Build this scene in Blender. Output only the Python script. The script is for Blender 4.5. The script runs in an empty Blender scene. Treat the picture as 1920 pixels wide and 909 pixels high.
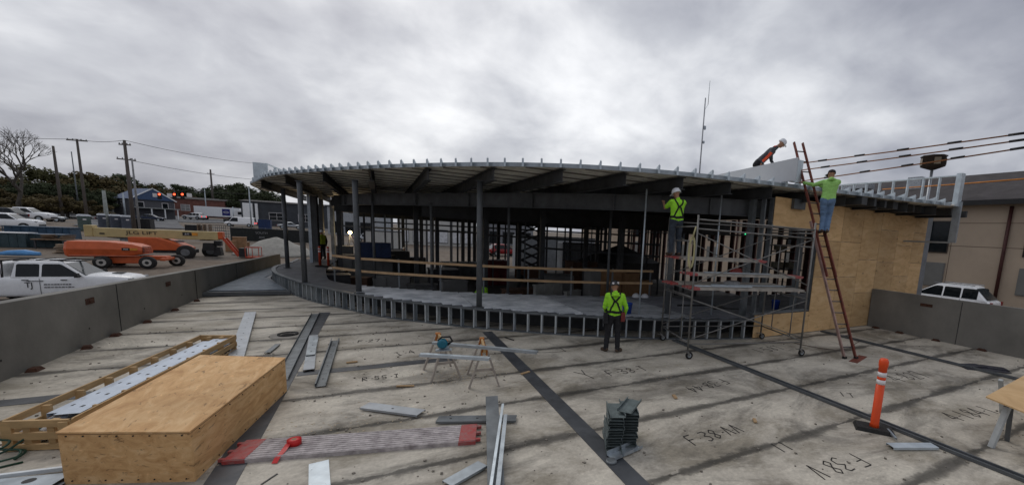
import bpy, bmesh, math, random
from mathutils import Vector, Matrix, noise
R=random.Random(7)
rad=math.radians
sc=bpy.context.scene
col=sc.collection
# ---------------------------------------------------------------- camera
PX,PY,FL,HC=1139.0,549.0,758.127,2.95
AX=Vector((0.87287575,0.02506786,-0.48729819))
AY=Vector((-0.48527521,0.14887834,-0.86159341))
AZ=Vector((0.05094984,0.98853773,0.14211711))
M3=Matrix((AX,AY,AZ))
cd=bpy.data.cameras.new('camera'); cam=bpy.data.objects.new('camera',cd); col.objects.link(cam)
cam.matrix_world=Matrix.Translation((0,0,HC))@M3.to_4x4()
cd.sensor_width=36; cd.lens=FL/1920*36; cd.shift_x=-(PX-960)/1920; cd.shift_y=(PY-454.5)/1920
cd.clip_start=0.05; cd.clip_end=3000
sc.camera=cam
CC=Vector((0,0,HC))
def W(u,v,z=0.0):
    d=M3@Vector(((u-PX)/FL,-(v-PY)/FL,-1)); return CC+d*((z-HC)/d.z)
def Q(u,v,dep): return CC+M3@(Vector(((u-PX)/FL,-(v-PY)/FL,-1))*dep)
def zg(x,y):
    r=math.hypot(x,y)
    if r<45: l=-1.6
    elif r<95: l=-1.6+(r-45)/50*1.6
    elif r<195: l=(r-95)/100*1.75
    else: l=1.75
    rt=-1.0 if r<60 else min(-1+(r-60)*.03,1.75)
    k=min(max((x-10)/12,0),1); k=k if y<70 else k*max(0,1-(y-70)/30)
    return l*(1-k)+rt*k
def G(u,dep):           # point on the yard at image column u, camera depth dep
    p=Q(u,430,dep); return Vector((p.x,p.y,zg(p.x,p.y)))
def YX(u,dep,z): p=Q(u,430,dep); return Vector((p.x,p.y,z))
# ---------------------------------------------------------------- light
w=bpy.data.worlds.new('World'); sc.world=w; w.use_nodes=True
nt=w.node_tree; N=nt.nodes; L=nt.links
for n in list(N): N.remove(n)
SUN_EL,SUN_AZ=rad(48),rad(-10)
out=N.new('ShaderNodeOutputWorld'); bg=N.new('ShaderNodeBackground'); L.new(bg.outputs[0],out.inputs[0])
sky=N.new('ShaderNodeTexSky'); sky.sky_type='NISHITA'; sky.sun_disc=False; sky.sun_elevation=SUN_EL; sky.sun_rotation=SUN_AZ; sky.dust_density=4
tc=N.new('ShaderNodeTexCoord'); sx=N.new('ShaderNodeSeparateXYZ'); L.new(tc.outputs['Generated'],sx.inputs[0])
def mth(nt,op,a,b=None,c=None):
    n=nt.nodes.new('ShaderNodeMath'); n.operation=op
    for i,v in enumerate((a,b,c)):
        if v is None: continue
        if isinstance(v,(int,float)): n.inputs[i].default_value=v
        else: nt.links.new(v,n.inputs[i])
    return n.outputs[0]
zz=mth(nt,'MAXIMUM',mth(nt,'ADD',sx.outputs[2],0.42),0.2)
cx=mth(nt,'DIVIDE',sx.outputs[0],zz); cy=mth(nt,'DIVIDE',sx.outputs[1],zz)
cb=N.new('ShaderNodeCombineXYZ'); L.new(cx,cb.inputs[0]); L.new(cy,cb.inputs[1])
def nz(nt,vec,scale,det=5,rough=.55,dist=0.0):
    n=nt.nodes.new('ShaderNodeTexNoise'); n.inputs['Scale'].default_value=scale; n.inputs['Detail'].default_value=det
    n.inputs['Roughness'].default_value=rough; n.inputs['Distortion'].default_value=dist
    if vec is not None: nt.links.new(vec,n.inputs['Vector'])
    return n.outputs['Fac']
def ramp(nt,fac,stops):
    n=nt.nodes.new('ShaderNodeValToRGB'); nt.links.new(fac,n.inputs[0]); e=n.color_ramp.elements
    while len(e)<len(stops): e.new(0.5)
    for i,(p,c) in enumerate(stops):
        e[i].position=p; e[i].color=(c[0],c[1],c[2],1) if not isinstance(c,(int,float)) else (c,c,c,1)
    return n.outputs[0]
n0=nz(nt,cb.outputs[0],.8,2,.5,.2); n1=nz(nt,cb.outputs[0],1.9,5,.5,.2); n2=nz(nt,cb.outputs[0],4.6,6,.55,.25)
cl=mth(nt,'ADD',mth(nt,'ADD',mth(nt,'MULTIPLY',n1,.42),mth(nt,'MULTIPLY',n2,.22)),mth(nt,'MULTIPLY',n0,.36))
# a brighter thin patch of cloud where the sun stands behind it
sv=Vector((math.sin(rad(-9))*math.cos(rad(40)),math.cos(rad(-9))*math.cos(rad(40)),math.sin(rad(40))))
sv=M3@Vector(((1010-PX)/FL,-(60-PY)/FL,-1)).normalized()
vd=N.new('ShaderNodeVectorMath'); vd.operation='DOT_PRODUCT'; L.new(tc.outputs['Generated'],vd.inputs[0]); vd.inputs[1].default_value=sv
br=mth(nt,'MULTIPLY',mth(nt,'POWER',mth(nt,'MAXIMUM',vd.outputs['Value'],0),5),.13)
cl=mth(nt,'ADD',cl,br); lowz=mth(nt,'SUBTRACT',1.0,mth(nt,'MINIMUM',mth(nt,'MULTIPLY',mth(nt,'MAXIMUM',sx.outputs[2],0),2.6),1.0)); cl=mth(nt,'SUBTRACT',cl,mth(nt,'MULTIPLY',lowz,.055))
cc=ramp(nt,cl,[(0.40,(2.35,2.48,2.95)),(0.475,(3.5,3.62,4.1)),(0.55,(5.0,5.15,5.55)),(0.67,(8.4,8.5,8.7))])
mx=N.new('ShaderNodeMixRGB'); mx.inputs[0].default_value=.93; L.new(sky.outputs[0],mx.inputs[1]); L.new(cc,mx.inputs[2])
L.new(mx.outputs[0],bg.inputs[0]); bg.inputs[1].default_value=0.118
sd=bpy.data.lights.new('sun','SUN'); sd.energy=.6; sd.angle=rad(25); sd.color=(1,.97,.92)
so=bpy.data.objects.new('sun',sd); col.objects.link(so)
so.rotation_euler=(Vector((math.sin(SUN_AZ)*math.cos(SUN_EL),math.cos(SUN_AZ)*math.cos(SUN_EL),math.sin(SUN_EL)))).to_track_quat('Z','Y').to_euler()
sc.view_settings.view_transform='Standard'; sc.view_settings.look='None'; sc.view_settings.exposure=0.0; sc.view_settings.gamma=1
sc.render.engine='CYCLES'
sc.cycles.max_bounces=5
# ---------------------------------------------------------------- materials
MATS={}
def mat(name,c,rough=.7,metal=0,var=.25,scale=3.0,bump=.15,bscale=None,c2=None,emit=None,es=1,stretch=(1,1,1),spec=.4,detail=6):
    if name in MATS: return MATS[name]
    m=bpy.data.materials.new(name); m.use_nodes=True; t=m.node_tree; b=t.nodes['Principled BSDF']
    b.inputs['Roughness'].default_value=rough; b.inputs['Metallic'].default_value=metal
    b.inputs['Specular IOR Level'].default_value=spec
    tx=t.nodes.new('ShaderNodeTexCoord'); mp=t.nodes.new('ShaderNodeMapping'); mp.inputs['Scale'].default_value=stretch
    t.links.new(tx.outputs['Object'],mp.inputs[0]); v=mp.outputs[0]
    f=nz(t,v,scale,detail,.6)
    lo=[x*(1-var) for x in c]; hi=[min(x*(1+var),1) for x in c]
    if c2: lo=c2; hi=c
    cr=ramp(t,f,[(.3,lo),(.7,hi)])
    t.links.new(cr,b.inputs['Base Color'])
    if bump>0:
        bn=t.nodes.new('ShaderNodeBump'); bn.inputs['Strength'].default_value=bump; bn.inputs['Distance'].default_value=.02
        t.links.new(nz(t,v,bscale or scale*6,5),bn.inputs['Height']); t.links.new(bn.outputs[0],b.inputs['Normal'])
    rr=ramp(t,nz(t,v,scale*2.3,4),[(.3,max(rough-.12,.02)),(.7,min(rough+.12,1))]); t.links.new(rr,b.inputs['Roughness'])
    if emit: b.inputs['Emission Color'].default_value=(*emit,1); b.inputs['Emission Strength'].default_value=es
    MATS[name]=m; return m
galv=lambda:mat('galvanised steel',(.36,.40,.43),.42,.55,.22,4,.05)
galvl=lambda:mat('bright galvanised steel',(.52,.58,.62),.38,.45,.16,5,.05)
gald=lambda:mat('weathered galvanised steel',(.16,.175,.185),.5,.4,.3,3,.08)
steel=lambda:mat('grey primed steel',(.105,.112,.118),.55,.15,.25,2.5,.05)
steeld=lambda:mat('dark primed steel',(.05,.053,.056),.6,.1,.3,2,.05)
blk=lambda:mat('black plastic',(.012,.012,.013),.5,0,.3,5,.05)
rub=lambda:mat('rubber',(.022,.021,.020),.85,0,.4,8,.2)
conc=lambda:mat('precast concrete',(.20,.192,.172),.85,0,.28,.7,.3,14,detail=9,stretch=(1,1,.8))
woodm=lambda:mat('framing lumber',(.40,.255,.12),.75,0,.25,3,.15,stretch=(1,1,6))
ply=lambda:mat('plywood',(.47,.275,.12),.75,0,.2,2.2,.12)
white=lambda:mat('white paint',(.80,.81,.82),.25,0,.06,3,0,spec=.6)
glass=lambda:mat('dark vehicle glass',(.008,.011,.013),.12,0,.2,3,0,spec=.28)
lime=lambda:mat('lime hi-vis cloth',(.33,.74,.035),.8,0,.15,6,.25)
# ---------------------------------------------------------------- mesh builder
class MB:
    def __init__(s): s.bm=bmesh.new(); s.mi=0
    def f(s,vs,smooth=False):
        try: q=s.bm.faces.new(vs); q.material_index=s.mi; q.smooth=smooth; return q
        except ValueError: return None
    def pts(s,ps): return [s.bm.verts.new(p) for p in ps]
    def hexa(s,p):
        v=s.pts(p)
        for a in ((0,3,2,1),(4,5,6,7),(0,1,5,4),(1,2,6,5),(2,3,7,6),(3,0,4,7)): s.f([v[i] for i in a])
        return s
    def box(s,c,d,rz=0,M=None,tx=1,ty=1):
        hx,hy,hz=d[0]/2,d[1]/2,d[2]/2; ps=[]
        for z,kx,ky in ((-hz,1,1),(hz,tx,ty)):
            for x,y in ((-hx*kx,-hy*ky),(hx*kx,-hy*ky),(hx*kx,hy*ky),(-hx*kx,hy*ky)): ps.append(Vector((x,y,z)))
        rm=Matrix.Rotation(rz,3,'Z')
        ps=[rm@p+Vector(c) for p in ps]
        if M: ps=[M@p for p in ps]
        return s.hexa(ps)
    def bar(s,a,b,w,h,up=(0,0,1),off=(0,0)):
        a=Vector(a); b=Vector(b); d=(b-a).normalized(); up=Vector(up)
        if abs(d.dot(up))>.98: up=Vector((0,1,0)) if abs(d.y)<.9 else Vector((1,0,0))
        r=d.cross(up).normalized(); u=r.cross(d).normalized(); o=r*off[0]+u*off[1]
        ps=[]
        for p in (a,b):
            for i,j in ((-1,-1),(1,-1),(1,1),(-1,1)): ps.append(p+o+r*(i*w/2)+u*(j*h/2))
        return s.hexa(ps)
    def chan(s,a,b,w,h,t=.004,up=(0,0,1),lip=0):   # C channel, web at bottom, legs up
        s.bar(a,b,w,t,up)
        s.bar(a,b,t,h,up,(-w/2+t/2,h/2)); s.bar(a,b,t,h,up,(w/2-t/2,h/2))
        if lip: s.bar(a,b,lip,t,up,(-w/2+lip/2,h)); s.bar(a,b,lip,t,up,(w/2-lip/2,h))
        return s
    def ibeam(s,a,b,w,h,t=.016):
        s.bar(a,b,w,t,off=(0,-h/2+t/2)); s.bar(a,b,w,t,off=(0,h/2-t/2)); s.bar(a,b,t*.7,h-2*t); return s
    def tube(s,pts,r,n=8,cap=True,smooth=True,up=None):
        pts=[Vector(p) for p in pts]; rs=r if isinstance(r,(list,tuple)) else [r]*len(pts); rings=[]
        pu=None
        for i,p in enumerate(pts):
            d=(pts[min(i+1,len(pts)-1)]-pts[max(i-1,0)])
            if d.length<1e-9: d=Vector((0,0,1))
            d.normalize()
            if pu is None: pu=Vector((0,0,1)) if abs(d.z)<.9 else Vector((1,0,0))
            x=d.cross(pu).normalized(); pu=x.cross(d).normalized()
            rings.append([s.bm.verts.new(p+(x*math.cos(2*math.pi*k/n)+pu*math.sin(2*math.pi*k/n))*rs[i]) for k in range(n)])
        for i in range(len(rings)-1):
            for k in range(n): s.f([rings[i][k],rings[i][(k+1)%n],rings[i+1][(k+1)%n],rings[i+1][k]],smooth)
        if cap: s.f(rings[0][::-1]); s.f(rings[-1])
        return s
    def lathe(s,prof,c=(0,0,0),n=20,M=None,smooth=True):
        rings=[]
        for r,z in prof:
            ps=[Vector((c[0]+r*math.cos(2*math.pi*k/n),c[1]+r*math.sin(2*math.pi*k/n),c[2]+z)) for k in range(n)]
            if M: ps=[M@p for p in ps]
            rings.append(s.pts(ps))
        for i in range(len(rings)-1):
            for k in range(n): s.f([rings[i][k],rings[i][(k+1)%n],rings[i+1][(k+1)%n],rings[i+1][k]],smooth)
        s.f(rings[0][::-1]); s.f(rings[-1]); return s
    def wheel(s,c,r,wd,axis='Y',n=22):
        rot=Matrix.Rotation(rad(90),4,'X') if axis=='Y' else Matrix.Rotation(rad(90),4,'Y')
        return s.lathe([(r*.55,-wd/2),(r*.9,-wd/2),(r,-wd*.32),(r,wd*.32),(r*.9,wd/2),(r*.55,wd/2)],n=n,M=Matrix.Translation(c)@rot)
    def disc(s,c,r,wd,axis='Y',n=16):
        rot=Matrix.Rotation(rad(90),4,'X') if axis=='Y' else Matrix.Rotation(rad(90),4,'Y')
        return s.lathe([(r,-wd/2),(r*.9,-wd/2-.004),(r*.9,wd/2+.004),(r,wd/2)],n=n,M=Matrix.Translation(c)@rot)
    def prism(s,poly,z0,z1,M=None):
        n=len(poly); lo=[Vector((p[0],p[1],z0)) for p in poly]; hi=[Vector((p[0],p[1],z1)) for p in poly]
        if M: lo=[M@p for p in lo]; hi=[M@p for p in hi]
        a=s.pts(lo); b=s.pts(hi); s.f(a[::-1]); s.f(b)
        for i in range(n): s.f([a[i],a[(i+1)%n],b[(i+1)%n],b[i]])
        return s
    def loft(s,secs,smooth=False,closed=True):
        rg=[s.pts(x) for x in secs]; n=len(rg[0])
        for i in range(len(rg)-1):
            for k in range(n): s.f([rg[i][k],rg[i][(k+1)%n],rg[i+1][(k+1)%n],rg[i+1][k]],smooth)
        s.f(rg[0][::-1]); s.f(rg[-1]); return s
    def sphere(s,c,r,sub=2,sc=(1,1,1)):
        t=bmesh.ops.create_icosphere(s.bm,subdivisions=sub,radius=1)
        for v in t['verts']: v.co=Vector((v.co.x*r*sc[0],v.co.y*r*sc[1],v.co.z*r*sc[2]))+Vector(c)
        for fc in {f for v in t['verts'] for f in v.link_faces}: fc.smooth=True; fc.material_index=s.mi
        return s
    def build(s,name,m,parent=None,bev=0,bseg=1):
        me=bpy.data.meshes.new(name)
        bmesh.ops.recalc_face_normals(s.bm,faces=s.bm.faces[:])
        s.bm.to_mesh(me); s.bm.free()
        for x in (m if isinstance(m,(list,tuple)) else [m]): me.materials.append(x)
        o=bpy.data.objects.new(name,me); col.objects.link(o)
        if parent: o.parent=parent
        if bev:
            b=o.modifiers.new('bevel','BEVEL'); b.width=bev; b.segments=bseg; b.limit_method='ANGLE'; b.angle_limit=rad(40)
        return o
def tag(o,label=None,cat=None,group=None,kind=None):
    if label: o['label']=label
    if cat: o['category']=cat
    if group: o['group']=group
    if kind: o['kind']=kind
    return o
def thing(name,label,cat,loc=(0,0,0),rz=0,group=None):
    o=bpy.data.objects.new(name,None); col.objects.link(o); o.empty_display_size=.1
    o.location=loc; o.rotation_euler=(0,0,rz); return tag(o,label,cat,group)
def tree_of(o): return [c for c in bpy.data.objects if c.parent==o]
def dup(o,loc=None,rz=None,label=None,group=None,scale=None):
    def cp(a,par):
        c=a.copy(); col.objects.link(c)
        if par: c.parent=par
        for ch in tree_of(a): cp(ch,c)
        return c
    r=cp(o,None)
    if loc is not None: r.location=loc
    if rz is not None: r.rotation_euler=(0,0,rz)
    if label: r['label']=label
    if group: r['group']=group
    if scale: r.scale=scale
    return r
def text(s,size,m,parent,loc,rot,ext=.002,name='lettering',sx=1):
    c=bpy.data.curves.new(name,'FONT'); c.body=s; c.size=size; c.extrude=ext; c.align_x='CENTER'; c.align_y='CENTER'
    c.materials.append(m); tf=bpy.data.objects.new('tmp',c); col.objects.link(tf); me=bpy.data.meshes.new_from_object(tf.evaluated_get(bpy.context.evaluated_depsgraph_get())); me.name=name; bpy.data.objects.remove(tf)
    if not me.materials: me.materials.append(m)
    o=bpy.data.objects.new(name,me); col.objects.link(o); o.parent=parent; o.location=loc; o.rotation_euler=rot; o.scale=(sx,1,1); return o
def catmull(P,step=.25):
    out=[]
    for i in range(len(P)-1):
        p0=Vector(P[max(i-1,0)]);p1=Vector(P[i]);p2=Vector(P[i+1]);p3=Vector(P[min(i+2,len(P)-1)])
        n=max(2,int((p2-p1).length/step))
        for k in range(n):
            t=k/n; out.append(.5*((2*p1)+(p2-p0)*t+(2*p0-5*p1+4*p2-p3)*t*t+(3*p1-p0-3*p2+p3)*t**3))
    out.append(Vector(P[-1])); return out
def resample(P,step):
    out=[P[0]]; acc=0
    for a,b in zip(P,P[1:]):
        l=(b-a).length; d=step-acc
        while d<=l: out.append(a.lerp(b,d/l)); d+=step
        acc=(acc+l)%step
    return out
# ================================================================= SETTING
def ground_mat():
    m=bpy.data.materials.new('yard soil'); m.use_nodes=True; t=m.node_tree; b=t.nodes['Principled BSDF']
    tx=t.nodes.new('ShaderNodeTexCoord'); v=tx.outputs['Object']
    f=nz(t,v,.12,8,.65,.4); g=nz(t,v,2.0,6,.7)
    c1=ramp(t,f,[(.35,(.13,.095,.065)),(.5,(.19,.155,.12)),(.65,(.15,.14,.125))])
    c2=ramp(t,g,[(.35,(.62,.6,.58)),(.7,(1.15,1.12,1.1))])
    mm=t.nodes.new('ShaderNodeMixRGB'); mm.blend_type='MULTIPLY'; mm.inputs[0].default_value=1; t.links.new(c1,mm.inputs[1]); t.links.new(c2,mm.inputs[2])
    t.links.new(mm.outputs[0],b.inputs['Base Color']); b.inputs['Roughness'].default_value=.95
    bn=t.nodes.new('ShaderNodeBump'); bn.inputs['Strength'].default_value=.5; bn.inputs['Distance'].default_value=.08
    t.links.new(g,bn.inputs['Height']); t.links.new(bn.outputs[0],b.inputs['Normal']); return m
b=MB(); xs=[-900,-500,-300]+[i*8-240 for i in range(61)]+[300,500,900]; ys=[-200,-60]+[i*7-20 for i in range(45)]+[350,500,900,1600]
gr=[[b.bm.verts.new((x,y,zg(x,y)+(.05*noise.noise((x*.2,y*.2,0)) if abs(x)<200 else 0))) for y in ys] for x in xs]
for i in range(len(xs)-1):
    for j in range(len(ys)-1): b.f([gr[i][j],gr[i+1][j],gr[i+1][j+1],gr[i][j+1]],True)
tag(b.build('ground',ground_mat()),kind='structure')
# asphalt road + lot beyond the yard
asph=mat('asphalt',(.085,.088,.095),.8,0,.2,.3,.1)
ASM=asph
def strip(name,pts,width,m,dz,kind='structure',wid2=None):
    P=resample(catmull(pts,5),5); bb=MB(); rows=[]
    for i,p in enumerate(P):
        d=(P[min(i+1,len(P)-1)]-P[max(i-1,0)]).normalized(); nn=Vector((-d.y,d.x)); ww=width/2
        rows.append([bb.bm.verts.new((p.x+nn.x*ww*k,p.y+nn.y*ww*k,max(zg(p.x+nn.x*ww*k,p.y+nn.y*ww*k),zg(p.x,p.y)-.3)+dz)) for k in (-1,-.6,-.2,.2,.6,1)])
    for i in range(len(rows)-1):
        for k in range(5): bb.f([rows[i][k],rows[i+1][k],rows[i+1][k+1],rows[i][k+1]])
    return tag(bb.build(name,m),kind=kind)
def g2(u,d): p=Q(u,430,d); return (p.x,p.y)
strip('road',[g2(-150,82),g2(120,90),g2(300,100),g2(420,118),g2(560,125),g2(760,105),g2(1000,98),g2(1300,115),g2(1500,160)],26,asph,.09)
strip('road',[g2(250,66),g2(262,90),g2(290,140),g2(300,260)],12,asph,.12)
mk=mat('road paint',(.7,.7,.68),.7)
for k in range(9):
    a=g2(255+k*11,94+k*1.6)
# ---------------------------------------------------------------- deck
def deck_mat():
    m=bpy.data.materials.new('precast planks with grouted joints'); m.use_nodes=True; t=m.node_tree; b=t.nodes['Principled BSDF']
    tx=t.nodes.new('ShaderNodeTexCoord'); v=tx.outputs['Object']; s=t.nodes.new('ShaderNodeSeparateXYZ'); t.links.new(v,s.inputs[0])
    mp=t.nodes.new('ShaderNodeMapping'); mp.inputs['Scale'].default_value=(.65,1,1); t.links.new(v,mp.inputs[0])
    base=ramp(t,nz(t,mp.outputs[0],.9,8,.68,.4),[(.38,(.31,.275,.215)),(.5,(.50,.455,.38)),(.62,(.62,.57,.475))])
    fine=ramp(t,nz(t,v,18,6,.75),[(.3,.78),(.7,1.15)])
    mud=ramp(t,nz(t,mp.outputs[0],.5,9,.75,1.2),[(.49,1.0),(.60,.56)])
    warp=mth(t,'MULTIPLY',mth(t,'SUBTRACT',nz(t,v,2.2,5,.7),.5),.10)
    yy=mth(t,'ADD',s.outputs[1],warp)
    k=mth(t,'PINGPONG',mth(t,'SUBTRACT',yy,3.65),.7225)      # plank joints every 1.445 m
    wn=nz(t,v,.8,6,.7)
    wid=mth(t,'ADD',.016,mth(t,'MULTIPLY',mth(t,'MAXIMUM',mth(t,'SUBTRACT',wn,.40),0),.75))
    q=mth(t,'DIVIDE',k,wid)
    jt=ramp(t,q,[(.30,.30),(.62,.50),(1.0,1.0)])
    mp2=t.nodes.new('ShaderNodeMapping'); mp2.inputs['Scale'].default_value=(.45,1,1); t.links.new(v,mp2.inputs[0])
    k2=mth(t,'ADD',k,mth(t,'MULTIPLY',mth(t,'SUBTRACT',nz(t,mp2.outputs[0],2.1,7,.72),.5),.75))
    st=ramp(t,k2,[(.03,.70),(.24,1.0)])
    lt=ramp(t,nz(t,mp2.outputs[0],3.1,7,.7,.6),[(.58,1.0),(.68,1.22)])
    st2=ramp(t,nz(t,v,1.1,8,.75),[(.55,1.0),(.6,.8),(.72,.62)])
    # dark ball-shaped specks and scuffs
    vo=t.nodes.new('ShaderNodeTexVoronoi'); vo.inputs['Scale'].default_value=6.5; t.links.new(v,vo.inputs['Vector'])
    sp=ramp(t,mth(t,'ADD',vo.outputs['Distance'],mth(t,'MULTIPLY',nz(t,v,1.5,3),.25)),[(.125,.45),(.15,1.0)])
    cur=base
    for x in (fine,mud,st,jt,sp,lt):
        mm=t.nodes.new('ShaderNodeMixRGB'); mm.blend_type='MULTIPLY'; mm.inputs[0].default_value=1; t.links.new(cur,mm.inputs[1]); t.links.new(x,mm.inputs[2]); cur=mm.outputs[0]
    t.links.new(cur,b.inputs['Base Color'])
    t.links.new(ramp(t,nz(t,v,1.1,5),[(.3,.6),(.65,.92)]),b.inputs['Roughness'])
    hh=mth(t,'ADD',mth(t,'MULTIPLY',jt,1.2),mth(t,'MULTIPLY',nz(t,v,25,5),.25))
    bn=t.nodes.new('ShaderNodeBump'); bn.inputs['Strength'].default_value=.6; bn.inputs['Distance'].default_value=.02
    t.links.new(hh,bn.inputs['Height']); t.links.new(bn.outputs[0],b.inputs['Normal']); return m
deck=MB().prism([(-5.75,-6),(16.4,-6),(16.4,9.2),(6,11),(2,16),(0,20),(-3,24.5),(-5.75,24.5)],-.3,0).build('deck',deck_mat()); tag(deck,kind='structure')
MB().prism([(-5.7,-5.9),(16.3,-5.9),(16.3,9),(6,10.8),(2,15.8),(0,19.5),(-3,24),(-5.7,24)],-1.8,-.3).build('deck_base',conc())['kind']='structure'
tag(bpy.data.objects['deck_base'],kind='structure')
# writing on the planks: hand-drawn strokes
GL={'F':[[(0,0),(0,1)],[(0,1),(.55,1.02)],[(0,.55),(.45,.57)]],'3':[[(0,.95),(.4,1),(.5,.8),(.15,.55),(.5,.4),(.5,.1),(.2,-.02),(0,.1)]],
'8':[[(.3,.5),(.05,.75),(.25,1),(.5,.8),(.3,.5),(.02,.25),(.2,0),(.5,.2),(.3,.5)]],'-':[[(.1,.45),(.3,.45)]],'.':[[(.15,.42),(.2,.48)]],
'A':[[(0,0),(.25,1),(.5,0)]],'T':[[(0,1),(.6,1)],[(.3,1),(.3,0)]],'4':[[(.4,0),(.4,1),(0,.35),(.55,.35)]],'V':[[(0,1),(.25,0),(.5,1)]],
'7':[[(0,1),(.5,1),(.2,0)]],'2':[[(0,.8),(.25,1),(.5,.8),(0,0),(.5,0)]],'L':[[(0,1),(0,0),(.45,0)]],'R':[[(0,0),(0,1),(.4,.95),(.4,.6),(0,.5),(.45,0)]],
'5':[[(.5,1),(.05,1),(0,.55),(.4,.55),(.45,.15),(.2,0),(0,.1)]],'I':[[(.25,0),(.25,1)],[(.05,1),(.45,1)],[(.05,0),(.45,0)]],'1':[[(.2,0),(.2,1)]],'J':[[(.3,1),(.3,.1),(.1,0)]],'Y':[[(0,1),(.25,.5)],[(.5,1),(.25,.5),(.25,0)]]}
ink=mat('black crayon',(.025,.023,.022),.9,0,.5,20,0)
def scribble(s,u0,v0,u1,v1,hk=1.25):
    a=W(u0,v0); c=W(u1,v1); b=MB(); x=0; d=(c-a); rz=math.atan2(d.y,d.x); rm=Matrix.Rotation(rz,3,'Z')
    tot=sum(.45 if ch in '-.' else .8 for ch in s); size=d.length/tot
    for ch in s:
        for st in GL.get(ch,[]):
            pts=[rm@Vector(((x+p-tot/2)*size+R.uniform(-.006,.006),(q-.5)*size*hk+R.uniform(-.006,.006),.004))+Vector(((a.x+c.x)/2,(a.y+c.y)/2,0)) for p,q in st]
            for p,q in zip(pts,pts[1:]): b.bar(p,q,.016 if size>.12 else .02,.003)
        x+=.45 if ch in '-.' else .8
    b.build('crayon_marking',ink,deck)
scribble('F.38-AA',1292,826,1388,800); scribble('F-38-T',1140,700,1212,689); scribble('F-38-44',1358,714,1290,732); scribble('F.38.V',1612,860,1518,888)
scribble('4-827',1672,710,1732,700); scribble('4-184-1',1780,782,1860,766); scribble('F-27-L',672,640,734,636); scribble('R-55-I',680,711,752,703); scribble('1-58T',1418,658,1464,650); scribble('11',1455,840,1482,832)
scribble('Y',1090,704,1114,698); scribble('1T',1575,738,1605,742); scribble('I-4',742,664,780,658); scribble('7',1015,655,1035,668)
# crumbs of grout
b=MB()
for i in range(1500):
    if R.random()<.6: x,y=R.uniform(-5.4,2.4),R.uniform(4.2,15)
    else: x,y=R.uniform(-3,16),R.uniform(1.5,8.2)
    if R.random()<.5: y=3.65+1.445*round((y-3.65)/1.445)+R.gauss(0,.08)
    if y>15 or (x>8 and y>8): continue
    s=R.choice([.006,.008,.01,.014,.022]); a=R.random()*6
    b.hexa([Vector((x+math.cos(a+k*1.57)*s*R.uniform(.6,1.2),y+math.sin(a+k*1.57)*s*R.uniform(.6,1.2),z)) for z in (-.002,s*R.uniform(.5,1)) for k in range(4)])
tag(b.build('grout_crumbs',mat('grout crumbs',(.2,.18,.15),.95,0,.4,30,0)),'loose grout crumbs and grit scattered over the planks','debris',kind='stuff')
sdm=mat('sawdust',(.50,.40,.27),.95,0,.3,30,.3)
b=MB()
for (cu,cv,n_,sp_) in ((870,700,420,.55),(640,800,200,.7),(1250,690,120,.8)):
    c_=W(cu,cv)
    for i in range(n_):
        x,y=c_.x+R.gauss(0,sp_),c_.y+R.gauss(0,sp_*.6); s_=R.choice([.004,.005,.007,.011]); a=R.random()*6
        b.hexa([Vector((x+math.cos(a+k*1.57)*s_*(1.8 if k%2 else .7),y+math.sin(a+k*1.57)*s_*(1.8 if k%2 else .7),z)) for z in (.0005,.004) for k in range(4)])
tag(b.build('wood_shavings',sdm),'fine wood shavings scattered on the planks around the sawhorses','shavings',kind='stuff')
lm0=mat('offcut lumber',(.42,.28,.15),.8)
for i,(u,v,l_,w_,rz_,lb_) in enumerate(((985,700,.22,.05,.4,'short wood offcut lying right of the sawhorses'),(1265,745,.16,.06,1.2,'small wood offcut in the middle of the deck behind the stack'),(760,725,.3,.04,-.3,'long thin wood offcut in front of the left sawhorse'),(1415,790,.14,.05,.9,'wood offcut lying near the crayon letters at right'),(660,680,.2,.05,.1,'wood offcut beside the flat embedded plate'))):
    p=W(u,v); t=thing('wood_offcut',lb_,'wood offcut',(p.x,p.y,.012),rz_,'wood offcuts'); MB().box((0,0,.01),(l_,w_,.022)).build('offcut',lm0,t)
# steel beam flanges showing in the deck
def flange(x,y0,y1,wd,label,rail=False,m=None):
    t=thing('steel_beam_flange',label,'steel beam',(x,y0,0))
    b=MB().bar((0,0,.004),(0,y1-y0,.004),wd,.008); b.build('flange_plate',m or gald(),t)
    if rail:
        for sx in (-1,1): MB().bar((sx*wd*.42,0,.03),(sx*wd*.42,y1-y0,.03),.03,.045).build('edge_rail',steel(),t)
    return t
dk=mat('dirty steel plate',(.075,.08,.088),.5,.3,.3,2,.08)
flange(2.63,-1,11.6,.27,'wide grey beam flange running from the front to the stud kneewall near the sawhorses',m=dk)
flange(-1.62,4,15.6,.30,'dark beam flange beside the plywood box running back past the floor drain',m=dk)
flange(7.4,-4,9.0,.14,'narrow double-edged beam flange passing under the scaffold and the orange post',True,m=dk)
flange(13.3,2.5,8.3,.12,'beam flange between the ladder and the right parapet wall',True,m=dk)
t=thing('embedded_plate','flat grey embedded plate crossing the planks from left wall toward the sawhorses','steel plate',(-5.6,9.36,0)); MB().bar((0,0,.003),(3.8,0,.003),.30,.006).build('plate',dk,t)
MB().bar((4.15,0,.003),(7.0,0,.003),.26,.006).build('plate',dk,t)
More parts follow.
